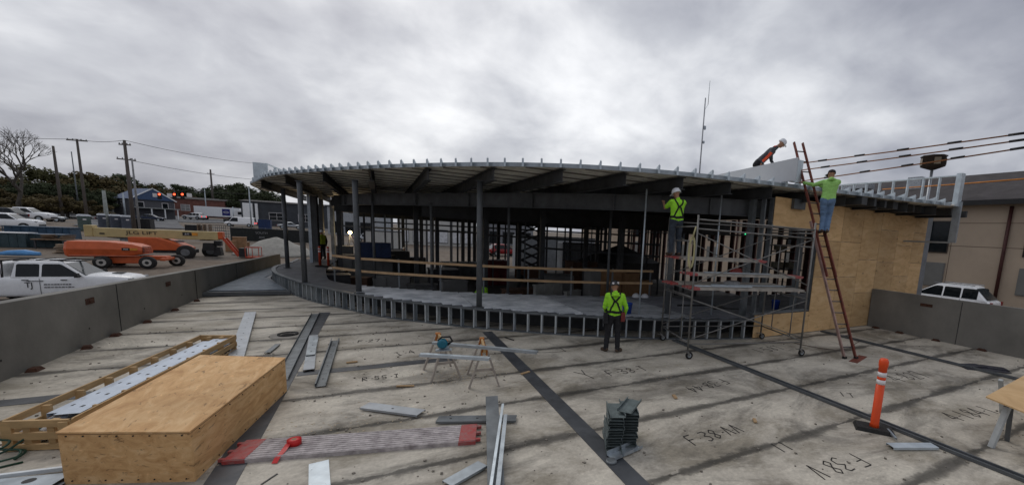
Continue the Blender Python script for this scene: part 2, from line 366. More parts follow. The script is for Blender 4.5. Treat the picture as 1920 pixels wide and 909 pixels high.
# parapet walls
def parapet(name,label,pts,th,zlow,side):
    t=thing(name,label,'wall',(0,0,0)); b=MB()
    P=[Vector(p) for p in pts]
    for a,c in zip(P,P[1:]):
        x0=0; x1=side*th
        b.hexa([(a.x+x0,a.y,zlow),(c.x+x0,c.y,zlow),(c.x+x1,c.y,zlow),(a.x+x1,a.y,zlow),(a.x+x0,a.y,a.z),(c.x+x0,c.y,c.z),(c.x+x1,c.y,c.z),(a.x+x1,a.y,a.z)])
    b.build('wall_panel',conc(),t); return t
WL=lambda y: 1.31-(y-10)*.034 if y<25 else .80
lw=parapet('parapet_wall','long low grey concrete parapet wall along the left edge of the deck',[(-5.6,-5,1.33),(-5.6,10,1.31),(-5.6,16,1.12),(-5.65,25,.83),(-5.3,31,.8)],.2,-1.8,-1)
rw=parapet('parapet_wall','grey concrete parapet wall in front of the white parked SUV on the right',[(16.25,-6,1.42),(16.25,8.36,1.44)],.2,-1.2,1)
rust=mat('rusty weld plate',(.07,.03,.018),.9,0,.5,12,.3)
for u,v in ((168,564),(315,532)):
    q=Q(u,v,1); d=(q-CC); k=-5.6/d.x; p=CC+d*k
    MB().box((p.x+.006,p.y,p.z),(.012,.3,.13)).box((p.x+.02,p.y+.02,p.z-.01),(.02,.12,.07)).build('anchor_plate',rust,lw)
q=Q(1737,572,1); d=q-CC; p=CC+d*(16.25/d.x); MB().box((p.x-.006,p.y,p.z),(.012,.36,.1)).build('anchor_plate',rust,rw)
for y in (11.1,12.6,13.7,15.2,16.9,18.6): MB().box((-5.5,y,.03),(.16,.22,.07),R.uniform(-.3,.3),tx=.6,ty=.6).build('anchor_clip',rust,lw)
for y in (2.3,4.9,6.1,7.2,8.0): MB().box((16.16,y,.03),(.16,.24,.06),R.uniform(-.3,.3),tx=.6,ty=.6).build('anchor_clip',rust,rw)
dkp=mat('tie hole',(.03,.03,.028),.9)
for y in (8.2,10.6,13.0,15.4,17.8,20.2): MB().lathe([(.022,0),(.022,.004)],(0,0,0),10,Matrix.Translation((-5.6,y,.35))@Matrix.Rotation(rad(90),4,'Y')).build('tie_hole',dkp,lw)
for y in (9.3,14.2,19.0,23.6): MB().box((-5.597,y,WL(y)/2),(.012,.014,WL(y)-.01)).build('panel_joint',dkp,lw)
for y in (1.2,5.6): MB().box((16.247,y,.70),(.012,.014,1.38)).build('panel_joint',dkp,rw)
# ================================================================= THE ROUND BUILDING
bld=thing('pavilion','unfinished round-ended steel pavilion with flat overhanging metal roof and open stud kneewall','building',(0,0,0))
RING=catmull([(-4.3,30),(-4.25,27.5),(-4.5,25.1),(-4.0,22.3),(-2.95,19.6),(-2.2,17.95),(-1.56,16.85),(-.75,15.6),(.1,14.35),(1.1,13.35),(2.35,12.2),(3.7,11.2),(5.2,10.25),(6.8,9.45),(8.4,8.85),(9.95,8.45)],.3)
INNER=catmull([(-2.3,30),(-2.4,25),(-2.0,20.6),(-1.6,19.0),(-.5,17.5),(.9,16.5),(3.05,15.1),(5.0,14.3),(7.5,13.5),(10.3,13.0),(13,12.7),(16,12.6)],.3)
EAVE=catmull([(-6.3,34),(-6.15,31),(-5.75,27.6),(-4.98,25.0),(-4.1,22.0),(-3.14,19.73),(-1.72,17.14),(-.13,14.58),(1.19,12.76),(2.42,11.32),(3.47,10.34),(4.59,9.55),(5.84,8.97),(7.19,8.54),(8.9,8.2),(10.82,7.95),(12.99,7.63),(15.48,7.25),(18.0,6.82)],.25)
EAVE=[p for p in EAVE]
FARM=[(19.9,7.6),(20.6,12),(20.6,34),(18,38),(0,38)]
ZR=4.60
def offs(P,d):
    out=[]
    for i,p in enumerate(P):
        t=(P[min(i+1,len(P)-1)]-P[max(i-1,0)]).normalized(); out.append(p+Vector((-t.y,t.x))*d)
    return out
# roof sheet
poly=[(p.x,p.y) for p in offs(EAVE,.03)]+FARM
rd=MB()
va=rd.pts([(x,y,ZR) for x,y in poly]); vb=rd.pts([(x,y,ZR+.04) for x,y in poly])
fa=rd.f(va[::-1]); fb=rd.f(vb)
n=len(poly)
for i in range(n): rd.f([va[i],va[(i+1)%n],vb[(i+1)%n],vb[i]])
bmesh.ops.triangulate(rd.bm,faces=[fa,fb])
def xspan(y):
    xs_=[]
    for i in range(n):
        a,c=poly[i],poly[(i+1)%n]
        if (a[1]-y)*(c[1]-y)<0: xs_.append(a[0]+(c[0]-a[0])*(y-a[1])/(c[1]-a[1]))
    xs_.sort(); return xs_
y=7.75
rib=MB()
while y<37:
    s_=xspan(y)
    for i in range(0,len(s_)-1,2):
        if s_[i+1]-s_[i]>.4: rib.box(((s_[i]+s_[i+1])/2,y,ZR-.022),(s_[i+1]-s_[i]-.3,.05,.04))
    y+=.95 if y<22 else 1.9
rib.build('deck_seam',mat('dark deck seam',(.20,.19,.17),.8),bld)
y=7.37; rib=MB()
while y<26:
    s_=xspan(y)
    for i in range(0,len(s_)-1,2):
        if s_[i+1]-s_[i]>.4: rib.box(((s_[i]+s_[i+1])/2,y,ZR-.010),(s_[i+1]-s_[i]-.3,.13,.008))
    y+=.253
rib.build('deck_rib',mat('white painted roof deck',(.80,.78,.70)),bld)
rd.build('roof_deck',mat('white painted roof deck',(.80,.78,.70),.6,0,.15,1.5,.05),bld)
# fascia following the eave in short sheet lengths
fas=MB(); E=resample(EAVE,.5)
for i,(a,c) in enumerate(zip(E,E[1:])):
    d=(c-a).normalized(); fas.bar((a.x,a.y,ZR+.02),(c.x,c.y,ZR+.02),.02,.10)
    nn=Vector((-d.y,d.x)); fas.hexa([(a.x,a.y,ZR+.072),(c.x,c.y,ZR+.072),(c.x+nn.x*.25,c.y+nn.y*.25,ZR+.072),(a.x+nn.x*.25,a.y+nn.y*.25,ZR+.072),(a.x,a.y,ZR+.077),(c.x,c.y,ZR+.077),(c.x+nn.x*.25,c.y+nn.y*.25,ZR+.077),(a.x+nn.x*.25,a.y+nn.y*.25,ZR+.077)])
fas.build('roof_fascia',galv(),bld)
for i,(a,c) in enumerate(zip(E,E[1:])):
    if a.y>26: continue
    if a.x>17.6: continue
    p=a; fd=Vector((.28,.96)); td=Vector((.96,-.28))*.006; q0=Vector((p.x,p.y))-fd*.13; q1=Vector((p.x,p.y))+fd*.20; m=MB()
    m.hexa([(q0.x,q0.y,ZR-.05),(q1.x,q1.y,ZR+.06),(q1.x+td.x,q1.y+td.y,ZR+.06),(q0.x+td.x,q0.y+td.y,ZR-.05),(q0.x,q0.y,ZR+.19),(q1.x,q1.y,ZR+.10),(q1.x+td.x,q1.y+td.y,ZR+.10),(q0.x+td.x,q0.y+td.y,ZR+.19)])
    m.box((q0.x,q0.y,ZR+.06),(.05,.006,.2),-.28)
    m.build('roof_clip',galvl(),bld)
def eave_y(x):
    best=min(EAVE,key=lambda p:abs(p.x-x)+(0 if p.y<30 else 99)); return best.y
for k in range(18):
    x=-4.55+1.45*k
    if x>19: break
    y0=eave_y(x)+.16
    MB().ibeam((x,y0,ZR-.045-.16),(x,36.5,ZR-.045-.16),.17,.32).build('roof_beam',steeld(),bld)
# ring girder
GP=catmull([(-2.6,33),(-2.3,28.5),(-1.7,25),(-.3,21.5),(2.0,17.9),(3.95,14.9),(5.2,13.1),(6.5,11.6),(7.9,10.4),(10.0,9.2),(12.4,8.75)],.8)
G2=resample(GP,1.5)
g=MB()
for a,c in zip(G2,G2[1:]): g.ibeam((a.x,a.y,3.99),(c.x,c.y,3.99),.2,.50)
g.build('ring_girder',steel(),bld)
for i,(a,c) in enumerate(zip(G2,G2[1:])):
    if i%2==0: MB().box((a.x,a.y,3.99),(.21,.03,.46),math.atan2((c-a).y,(c-a).x)+rad(90)).build('stiffener_plate',steel(),bld)
# cross girders deeper in
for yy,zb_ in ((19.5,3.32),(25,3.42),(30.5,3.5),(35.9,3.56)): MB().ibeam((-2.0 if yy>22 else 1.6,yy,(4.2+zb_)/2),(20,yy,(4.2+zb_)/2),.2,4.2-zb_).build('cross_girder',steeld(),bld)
# round columns
def column(x,y,z0,z1,r,m,nm='column',n=14):
    b=MB().lathe([(r,z0),(r,z1)],(x,y,0),n); b.box((x,y,z0+.01),(r*3.2,r*3.2,.02)); b.box((x,y,z1-.012),(r*2.6,r*2.6,.02)); return b.build(nm,m,bld)
for x,y in ((-3.9,24.3),(-2.5,18.6),(-.67,15.85),(2.55,12.3),(7.75,9.85)): column(x,y,.6,4.3,.085 if y>12 else .10,steel())
for x,y in ((10.05,8.95),(12.5,8.95)): MB().box((x,y,2.4),(.16,.16,3.9)).build('column',gald(),bld)
for u,v in ((703,523),(810,541),(952,550),(1138,557)):
    p=W(u,v,.6); column(p.x,p.y,.6,3.82,.05,steel(),'post',10)
for x,y in ((-1.9,26),(-.4,30),(1.5,21.5),(4.2,19),(3,26.5),(6.2,17),(7,23),(9.8,20),(9.4,15.6),(12.6,24),(15.5,19),(5.5,30),(11,31),(16.5,30),(1.5,34),(13.5,15.2),(8.3,33)): MB().box((x,y,1.7),(.2,.2,4.3)).build('interior_column',steeld(),bld)
for p in ((6.72,9.9),(9.05,9.3),(10.4,9.3)): MB().lathe([(.025,.6),(.025,4.3)],(p[0],p[1],0),8).build('conduit',galvl(),bld)
# floor slab between the ring and the opening
def even(P,n_):
    P=[Vector((p[0],p[1])) for p in P]; T=sum((c-a).length for a,c in zip(P,P[1:])); out=[]; i=0; acc=0
    for k in range(n_):
        t_=T*k/(n_-1)
        while i<len(P)-2 and acc+(P[i+1]-P[i]).length<t_: acc+=(P[i+1]-P[i]).length; i+=1
        out.append(P[i].lerp(P[i+1],min(1,(t_-acc)/max((P[i+1]-P[i]).length,1e-6))))
    return out
rg=even([(p.x,p.y) for p in offs(RING,.1)]+[(16,8.6),(19.6,8.6)],90); inn=even([(p.x,p.y) for p in INNER]+[(19.6,12.6)],90)
fl=MB(); rows=[fl.pts([(a.x,a.y,.585),(c.x,c.y,.585),(c.x,c.y,.5),(a.x,a.y,.5)]) for a,c in zip(rg,inn)]
for i in range(89):
    for k in range(4): fl.f([rows[i][k],rows[i][(k+1)%4],rows[i+1][(k+1)%4],rows[i+1][k]])
fl.f(rows[0]); fl.f(rows[-1][::-1])
fl.build('floor_slab',mat('dusty steel floor',(.12,.125,.135),.7,.2,.3,1.5,.1),bld)
# pale metal floor deck sheets with ribs
def ringat(P,x):
    return min(P,key=lambda p:abs(p.x-x)+(0 if p.y<26 else 9)).y
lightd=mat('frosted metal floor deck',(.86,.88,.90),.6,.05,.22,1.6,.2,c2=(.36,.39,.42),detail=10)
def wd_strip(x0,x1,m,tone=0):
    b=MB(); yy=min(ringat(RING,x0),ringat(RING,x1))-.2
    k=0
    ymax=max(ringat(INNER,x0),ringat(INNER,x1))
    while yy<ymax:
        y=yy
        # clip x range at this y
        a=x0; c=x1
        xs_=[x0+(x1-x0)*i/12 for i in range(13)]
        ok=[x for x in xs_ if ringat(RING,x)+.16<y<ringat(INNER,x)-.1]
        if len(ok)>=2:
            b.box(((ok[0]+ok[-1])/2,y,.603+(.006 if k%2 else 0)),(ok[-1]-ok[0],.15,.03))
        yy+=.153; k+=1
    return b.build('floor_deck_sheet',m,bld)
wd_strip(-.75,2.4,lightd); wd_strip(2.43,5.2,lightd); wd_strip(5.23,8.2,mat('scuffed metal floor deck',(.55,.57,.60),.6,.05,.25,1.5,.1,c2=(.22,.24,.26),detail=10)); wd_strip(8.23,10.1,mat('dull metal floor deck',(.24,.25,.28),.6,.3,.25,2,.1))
# kneewall: tracks and studs
b=MB()
for z in (.585,.02):
    b=MB()
    for a,c in zip(RING,RING[1:]):
        b.bar((a.x,a.y,z),(c.x,c.y,z),.15,.035 if z>.3 else .03)
    b.build('kneewall_track',gald(),bld)
S=resample([p for p in RING if p.y<27],.41)
for i,p in enumerate(S):
    q=S[min(i+1,len(S)-1)]; d=(q-p); 
    if d.length<1e-6: d=S[i]-S[i-1]
    a=math.atan2(d.y,d.x); nn=Vector((-math.sin(a),math.cos(a)))
    m=MB(); 
    m.box((p.x,p.y,.30),(.004,.14,.54),a)
    for sg in (-1,1): m.box((p.x+nn.x*.07*sg+math.cos(a)*.02,p.y+nn.y*.07*sg+math.sin(a)*.02,.30),(.04,.004,.54),a)
    m.build('stud',mat('dusty galvanised stud',(.46,.49,.50),.5,.25,.2,4,.05) if i%4 else galv(),bld)
# dark rim joist behind studs
b=MB(); RB=offs(RING,.95)
for a,c in zip(RB[::2],RB[2::2]): b.bar((a.x,a.y,.25),(c.x,c.y,.25),.02,.5)
b.build('rim_plate',steeld(),bld)
# raised metal deck corner at the left
b=MB(); poly=[(-5.58,19.75),(-3.2,19.75),(-3.9,21.9),(-4.45,23.6),(-4.62,25),(-4.4,27.5),(-4.3,30),(-5.5,30)]
cor=thing('raised_corner_deck','blue-grey corrugated metal deck wedge between left parapet and the curved kneewall','metal deck',(0,0,0))
MB().prism(poly,.03,.18).build('pan',gald(),cor)
b=MB(); y=19.8
while y<29:
    x1=-3.2-(y-19.75)*.33 if y<23.6 else -4.62
    b.box(((-5.5+x1-.08)/2,y,.192),(x1-.08+5.5,.11,.03)); y+=.2
b.build('corrugation',mat('blue-grey galvanised deck',(.20,.235,.275),.45,.4,.25,3,.05),cor)
MB().bar((-5.75,19.62,.09),(-3.1,19.62,.09),.12,.14).build('edge_beam',steel(),cor)
# plywood sheathing on the right with an opening
def ply_wall():
    m=bpy.data.materials.new('plywood sheathing'); m.use_nodes=True; t=m.node_tree; b=t.nodes['Principled BSDF']
    tx=t.nodes.new('ShaderNodeTexCoord'); v=tx.outputs['Object']
    mp=t.nodes.new('ShaderNodeMapping'); mp.inputs['Scale'].default_value=(.8,.8,2.2); t.links.new(v,mp.inputs[0])
    oi=t.nodes.new('ShaderNodeObjectInfo')
    g=ramp(t,nz(t,mp.outputs[0],1.8,7,.65,1.2),[(.3,(.50,.31,.14)),(.5,(.64,.415,.20)),(.7,(.72,.50,.27))])
    vo=t.nodes.new('ShaderNodeTexVoronoi'); vo.inputs['Scale'].default_value=1.9; mp2=t.nodes.new('ShaderNodeMapping'); mp2.inputs['Scale'].default_value=(.7,.7,2); t.links.new(v,mp2.inputs[0]); t.links.new(mp2.outputs[0],vo.inputs['Vector'])
    kn=ramp(t,mth(t,'ADD',vo.outputs['Distance'],mth(t,'MULTIPLY',nz(t,v,6,4),.12)),[(.125,.55),(.16,1)])
    big=ramp(t,nz(t,v,.35,3),[(.3,.82),(.7,1.1)])
    rv=ramp(t,oi.outputs['Random'],[(0,.78),(1,1.12)])
    cur=g
    for x in (kn,big,rv):
        mm=t.nodes.new('ShaderNodeMixRGB'); mm.blend_type='MULTIPLY'; mm.inputs[0].default_value=1; t.links.new(cur,mm.inputs[1]); t.links.new(x,mm.inputs[2]); cur=mm.outputs[0]
    t.links.new(cur,b.inputs['Base Color']); b.inputs['Roughness'].default_value=.8
    return m
PW=ply_wall()
def sheet(x0,x1,z0,z1,y=8.40):
    MB().box(((x0+x1)/2,y,(z0+z1)/2),(x1-x0-.012,.018,z1-z0-.012)).build('plywood_sheet',PW,bld)
sheet(9.97,12.62,.02,.74); sheet(10.35,12.62,3.45,4.34)
for x0,x1 in ((12.62,13.9),(13.9,15.12),(15.12,16.34),(16.34,17.56),(17.56,18.78),(18.78,19.75)):
    o=R.choice([1.3,1.9,2.44])
    sheet(x0,x1,.02 if x0<16 else -.9,o); sheet(x0,x1,o,o+1.22 if o<3 else 4.3); 
    if o+1.22<4.2: sheet(x0,x1,o+1.22,4.3)
# framing behind the sheathing, opening jambs, header
sc_=MB()
for x in [12.66+.41*i for i in range(18)]:
    z=.15
    while z<4.2: sc_.box((x,8.389,z),(.014,.004,.014)); z+=.31
tag(sc_.build('screw_head',blk(),bld),kind='stuff')
b=MB()
for x in [10.0,10.35]+[12.66+.6*i for i in range(12)]: b.box((x,8.5,2.4),(.05,.14,3.8))
b.bar((9.9,8.5,.78),(12.66,8.5,.78),.16,.05); b.bar((9.9,8.5,3.45),(12.66,8.5,3.45),.16,.05)
b.build('wall_framing',gald(),bld)
for i in range(11): 
    x=13.4+i*.62
    MB().bar((x,7.5 if x<18 else 7.1,4.42),(x,8.38,4.42),.12 if i%3 else .3,.24).build('outrigger',steeld(),bld)
MB().box((11.35,8.33,4.18),(.55,.1,.3)).build('beam_end',steel(),bld)
MB().box((20.05,8.6,1.7),(.5,.3,5.4)).build('corner_pier',mat('grey membrane',(.19,.2,.215),.7,0,.2,2,.05),bld)
# soffit frame hanging off the right end
b=MB()
for x in (18.1,): 
    b.bar((x,6.85,4.75),(x,6.85,3.3),.1,.22)
for z in (3.3,): b.bar((18.05,6.9,z),(18.05,8.4,z),.06,.06)
b.build('soffit_frame',galv(),bld)
# parapet framing above the right end of the roof
b=MB(); x=18.02
b.bar((x,6.85,5.66),(x,12.8,5.66),.15,.035); b.bar((x,6.85,4.72),(x,12.8,4.72),.15,.035)
b.build('parapet_track',galvl(),bld)
for k in range(12): MB().chan((x-.0,6.95+k*.52,4.72),(x,6.95+k*.52,5.66),.13,.04,.004,(0,1,0)).build('parapet_stud',galvl(),bld)
MB().box((x,6.88,5.15),(.28,.16,1.15)).build('parapet_end_post',galvl(),bld)
# panel and upstand left of it
MB().hexa([(10.1,7.6,4.7),(10.1,11.5,4.7),(10.13,11.5,4.7),(10.13,7.6,4.7),(10.1,7.6,5.32),(10.1,11.5,5.12),(10.13,11.5,5.12),(10.13,7.6,5.32)]).build('parapet_panel',mat('pale grey sheathing',(.50,.52,.55),.7,0,.05,2,0),bld)
MB().box((10.35,7.8,5.0),(.42,.1,.62)).build('parapet_stud_pack',galvl(),bld)
# little upstand at far left of the roof
b=MB()
c0=Q(489,322,17.6)
for dx in (0,): 
    b.box((c0.x,c0.y,4.95),(.5,.08,.62))
    for k in range(5): b.box((c0.x+.45+k*.14,c0.y+.3+k*.9,4.9),(.1,.06,.5-k*.05))
    b.bar((c0.x+.2,c0.y,5.25),(c0.x+1.1,c0.y+4.5,4.98),.06,.05)
b.build('roof_upstand',galvl(),bld)
# guard rail around the floor opening
gr_=thing('guard_rail','two-board timber guard rail curving round the floor opening inside the pavilion','guard rail',(0,0,0))
rl=[p for p in INNER if p.y<19.2 and p.x<10.7]
RP=resample(rl,1.6)
for z in (1.6,1.13):
    b=MB()
    for a,c in zip(RP,RP[1:]):
        e=(c-a).normalized()*.08; b.bar((a.x-e.x,a.y-e.y-.02,z),(c.x+e.x,c.y+e.y-.02,z+R.uniform(-.01,.01)),.035,.085)
    b.build('rail_board',mat('rail timber',(.50,.33,.18),.75,0,.2,3,.1),gr_)
for p in RP[::1]: MB().box((p.x,p.y+.03,1.13),(.05,.05,1.1)).build('rail_post',gald(),gr_)
# interior slab
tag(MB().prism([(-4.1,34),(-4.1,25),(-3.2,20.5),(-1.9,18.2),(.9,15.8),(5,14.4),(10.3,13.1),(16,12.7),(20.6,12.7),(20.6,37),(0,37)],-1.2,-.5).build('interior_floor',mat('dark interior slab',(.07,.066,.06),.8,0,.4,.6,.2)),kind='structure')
# ================================================================= FOREGROUND
# plywood box
def boxply():
    m=PW.copy(); m.name='crate plywood'; t=m.node_tree
    for nn in t.nodes:
        if nn.type=='VALTORGB' and abs(nn.color_ramp.elements[0].color[0]-.50)<.01 and abs(nn.color_ramp.elements[0].color[1]-.31)<.01:
            for e,c in zip(nn.color_ramp.elements,((.50,.27,.105),(.66,.395,.175),(.78,.52,.27))): e.color=(*c,1)
        if nn.type=='VALTORGB' and abs(nn.color_ramp.elements[0].color[0]-.78)<.01:
            nn.color_ramp.elements[0].color=(1,1,1,1); nn.color_ramp.elements[1].color=(1,1,1,1)
        if nn.type=='MAPPING' and abs(nn.inputs['Scale'].default_value[2]-2.2)<.01: nn.inputs['Scale'].default_value=(3.2,1.1,5)
    bs=t.nodes['Principled BSDF']; src=bs.inputs['Base Color'].links[0].from_socket
    tx=t.nodes.new('ShaderNodeTexCoord'); mp=t.nodes.new('ShaderNodeMapping'); mp.inputs['Scale'].default_value=(9,3.2,14); mp.inputs['Rotation'].default_value=(0,0,.35); t.links.new(tx.outputs['Object'],mp.inputs[0])
    fl_=ramp(t,nz(t,mp.outputs[0],1.6,4,.7,.5),[(.34,.55),(.40,1.0),(.62,1.0),(.70,1.22)])
    mq=t.nodes.new('ShaderNodeMixRGB'); mq.blend_type='MULTIPLY'; mq.inputs[0].default_value=1; t.links.new(src,mq.inputs[1]); t.links.new(fl_,mq.inputs[2]); t.links.new(mq.outputs[0],bs.inputs['Base Color'])
    bn=t.nodes.new('ShaderNodeBump'); bn.inputs['Strength'].default_value=.35; bn.inputs['Distance'].default_value=.01; t.links.new(fl_,bn.inputs['Height']); t.links.new(bn.outputs[0],bs.inputs['Normal'])
    return m
BP=boxply()
F0=Vector((-3.03,6.28,0)); F1=Vector((-1.87,5.80,0)); dv=(F1-F0).normalized(); nv=Vector((-dv.y,dv.x,0)); wdt=(F1-F0).length
# side direction from front-right toward back-right corner
B1=Vector((-1.47,8.45,0)); B0=Vector((-2.70,9.05,0))
t=thing('plywood_box','large closed plywood box at the front left, beside the open lumber crate','box',F0)
def quadprism(c,z0,z1): return MB().hexa([(*p.xy,z0) for p in c]+[(*p.xy,z1) for p in c])
L0=[p-F0 for p in (F0,F1,B1,B0)]
def inset(a,b_,th): d=(b_-a).normalized(); return Vector((-d.y,d.x,0))*th
for i,(a,c) in enumerate(((0,1),(1,2),(2,3),(3,0))):
    a_,c_=L0[a],L0[c]; n_=inset(a_,c_,.018); d_=(c_-a_).normalized()*.019*(1 if i%2 else 0)
    quadprism([a_+d_,c_-d_,c_-d_+n_,a_+d_+n_],.0,.58).build('side_panel',BP,t)
quadprism([p+ (p-sum(L0,Vector())/4).normalized()*.012 for p in L0],.581,.60).build('lid',BP,t)
b=MB()
for k in range(8):
    for (a_,c_) in ((L0[0],L0[1]),(L0[1],L0[2])):
        q=a_.lerp(c_,(k+.5)/8); n_=inset(a_,c_,-.003)
        for z in (.04,.55): b.box((q.x+n_.x,q.y+n_.y,z),(.012,.012,.012))
tag(b.build('nail_head',blk(),t),kind='stuff')
b=MB(); 
for (a_,c_) in ((L0[0],L0[1]),(L0[1],L0[2])):
    for z in (.572,): b.bar(Vector((a_.x,a_.y,z))+inset(a_,c_,-.001),Vector((c_.x,c_.y,z))+inset(a_,c_,-.001),.004,.006)
b.build('lid_seam',bm_ if 'bm_' in globals() else mat('lid plywood edge',(.30,.17,.08),.8),t)
# open lumber crate with perforated tracks
A0=Vector((-4.02,7.42,0)); A1=Vector((-3.35,7.20,0)); C1=Vector((-2.78,11.35,0)); C0=Vector((-3.42,11.55,0))
t=thing('lumber_crate','long open slatted lumber crate holding perforated steel track, left of the plywood box','crate',A0)
K=[p-A0 for p in (A0,A1,C1,C0)]
wl=mat('pale crate lumber',(.47,.31,.15),.75,0,.22,3,.12,stretch=(1,1,5)); 
for i,(a,c) in enumerate(((0,1),(1,2),(2,3),(3,0))):
    a_,c_=K[a],K[c]; ln=(c_-a_).length; d=(c_-a_).normalized(); ins=inset(a_,c_,.03)
    for z in (.05,.19,.345):
        MB().bar((a_+Vector((0,0,z)))+ins*(1 if z<.2 and i%2 else .6),(c_+Vector((0,0,z)))+ins*(1 if z<.2 and i%2 else .6),.022 if i%2 else .035,.09 if z>.06 else .07).build('slat',wl,t)
    nn=4 if i%2==0 else 9
    for k in range(nn):
        p=a_+d*(ln*k/(nn-1) if nn>1 else 0)+ins*2.2
        if 0<k<nn-1 or i%2: MB().box((p.x,p.y,.19),(.07 if i%2==0 else .04,.09,.36),math.atan2(d.y,d.x)).build('stake',wl,t)
mid0=(K[0]+K[1])/2; mid1=(K[2]+K[3])/2; dd=(mid1-mid0).normalized()
pg=mat('perforated galvanised track',(.50,.56,.64),.42,.3,.12,4,.05)
for j,(o_,z,e0,e1) in enumerate(((-.12,.16,.3,.05),(.13,.16,.35,.1),(-.10,.24,.45,.15),(.08,.27,.3,.1))):
    s_=Vector((dd.y,-dd.x,0))*(o_); t2=thing('steel_track',('lower left','lower right','upper left','topmost')[j]+' perforated galvanised steel track lying in the long lumber crate','steel track',A0,0,'steel tracks in the lumber crate')
    a_=mid0+dd*e0+s_; c_=mid1-dd*e1+s_
    MB().chan(c_+Vector((0,0,z+.06)),a_+Vector((0,0,z+.06)),.24 if j==3 else .2,.055,.004,(0,0,-1)).build('channel',pg,t2)
    if j>1:
        hb=MB(); ln=(c_-a_).length; k=.25
        while k<ln: q=a_+dd*k; hb.box((q.x,q.y,z+.0635),(.03,.055,.003),math.atan2(dd.y,dd.x)+1.57); k+=.42
        hb.build('punched_hole',blk(),t2)
ct=mat('brown stencil ink',(.07,.03,.015),.9)
# white foam blocks in the crate, seen through the slats
t2=thing('packing_paper','crumpled white packing sheet inside the near end of the lumber crate','packing',A0+Vector((.2,.16,.13))); MB().box((0,0,.0),(.24,.16,.12),-.25,tx=.9,ty=.7).build('sheet',mat('white packing',(.62,.6,.58),.9,0,.1,8,.5),t2)
# steel plates at lower left corner
t=thing('steel_track','flat wide grey track with an oval hole lying left of the plywood box front','steel track',(-3.62,6.42,0),rad(-12))
MB().box((0,0,.055),(1.15,.26,.006)).box((0,-.13,.03),(1.15,.005,.055)).box((0,.13,.03),(1.15,.005,.055)).build('channel',galv(),t); MB().lathe([(.05,0),(.05,.002)],(.3,.03,.0585),14).build('oval_hole',blk(),t)
t=thing('steel_track','lowest wide grey track under the one with an oval hole, front left corner','steel track',(-3.66,6.30,0),rad(-14)); MB().box((0,0,.02),(1.25,.3,.006)).box((0,-.15,.012),(1.25,.005,.022)).box((0,.15,.012),(1.25,.005,.022)).build('channel',gald(),t)
t=thing('steel_track','thin bright white-grey angle lying across the corner tracks near the crate','steel angle',(-3.75,6.62,.062),rad(-6)); MB().box((0,0,.02),(1.5,.04,.004)).box((0,-.02,.0),(1.5,.004,.04)).build('angle',mat('bright angle',(.7,.74,.76),.4,.2,.05,5,0),t)
# green hoses
hz=mat('green hose rubber',(.012,.055,.035),.5,0,.2,8,0)
t=thing('hose','dark green hose coiled on the planks at the near end of the lumber crate','hose',(-4.02,7.12,0))
pts=[]
for k in range(70):
    a=k*.22; r_=.26+.10*math.sin(k*.31); pts.append((-.05+r_*math.cos(a)*1.1,r_*math.sin(a)*.8,.015+.0025*k+.02*abs(math.sin(k*.7))))
b=MB().tube(pts,.012,7); b.tube([(-.5,-.25,.012),(-.1,-.15,.03),(.15,.1,.1),(.25,.35,.2),(.32,.6,.27)],.012,7).tube([(-.6,-.45,.012),(-.2,-.35,.02),(.1,-.2,.012),(.35,-.1,.012)],.012,7); b.build('hose_line',hz,t)
# pieces of track lying behind the box
def flat(u0,v0,u1,v1,wd,label,m=None,z=0.02,h=.035,up=1,holes=0,name='steel_track',lip=0,hr=.016,zoff=0):
    a=W(u0,v0,z); c=W(u1,v1,z); o=a.copy(); o.z=zoff
    t=thing(name,label,'steel track',o); v0_=Vector((0,0,z)); v1_=Vector(((c-a).x,(c-a).y,z))
    if up>0: MB().chan(v0_,v1_,wd,h,.004,(0,0,1),lip).build('channel',m or galv(),t)
    else: MB().chan(v0_+Vector((0,0,h)),v1_+Vector((0,0,h)),wd,h,.004,(0,0,-1)).build('channel',m or galv(),t)
    if holes:
        hb=MB(); zz_=z+(.004 if up>0 else h+.004)
        for k in range(holes):
            q=v0_.lerp(v1_,(k+.5)/holes); hb.box((q.x,q.y,zz_),(hr*2,hr*1.5,.003),math.atan2((c-a).y,(c-a).x))
        hb.build('punched_hole',blk(),t)
    return t
flat(436,694,470,588,.26,'bright perforated track with five holes behind the plywood box',mat('mid galvanised track',(.36,.385,.41),.45,.4,.15,4,.05),h=.06,up=-1,holes=9)
flat(528,712,592,588,.20,'long dark track lying over the beam flange beside the floor drain',gald(),h=.05,up=1,holes=0)
flat(579,695,588,600+30,.18,'short track piece with a torn flap between the dark track and the beam',mat('mid galvanised track'  ,(.36,.385,.41)),h=.03,up=-1,holes=0)
flat(582,668,590,634,.16,'small bright perforated offcut lying on the short track piece',galv(),z=.04,h=.02,up=-1,holes=3,zoff=.015)
flat(601,724,629,638,.17,'dark track with lips lying open side up and three holes, right of the others',gald(),h=.06,up=1,holes=4,lip=.02)
flat(501,662,521,646,.10,'tiny dark offcut of steel angle just behind the plywood box',gald(),h=.02,up=-1)
flat(684,762,790,776,.22,'flat grey track with one hole in the middle foreground',mat('mid galvanised track',(.36,.385,.41)),h=.03,up=-1,holes=1)
flat(820,788,968,786,.20,'blue-grey track lying just behind the red-ended scaffold plank',gald(),h=.03,up=-1,holes=3)
flat(598,868,600,935,.2,'bright blue-grey track sticking out from under the scaffold plank at front',galvl(),z=0.0,h=.02,up=-1)
flat(838,910,905,872,.17,'track lying diagonally at the front left of the leaning studs',galv(),h=.03,up=-1)
flat(490,908,520,888,.02,'thin dark steel sliver on the planks at bottom edge',blk(),z=.0,h=.006,up=-1)
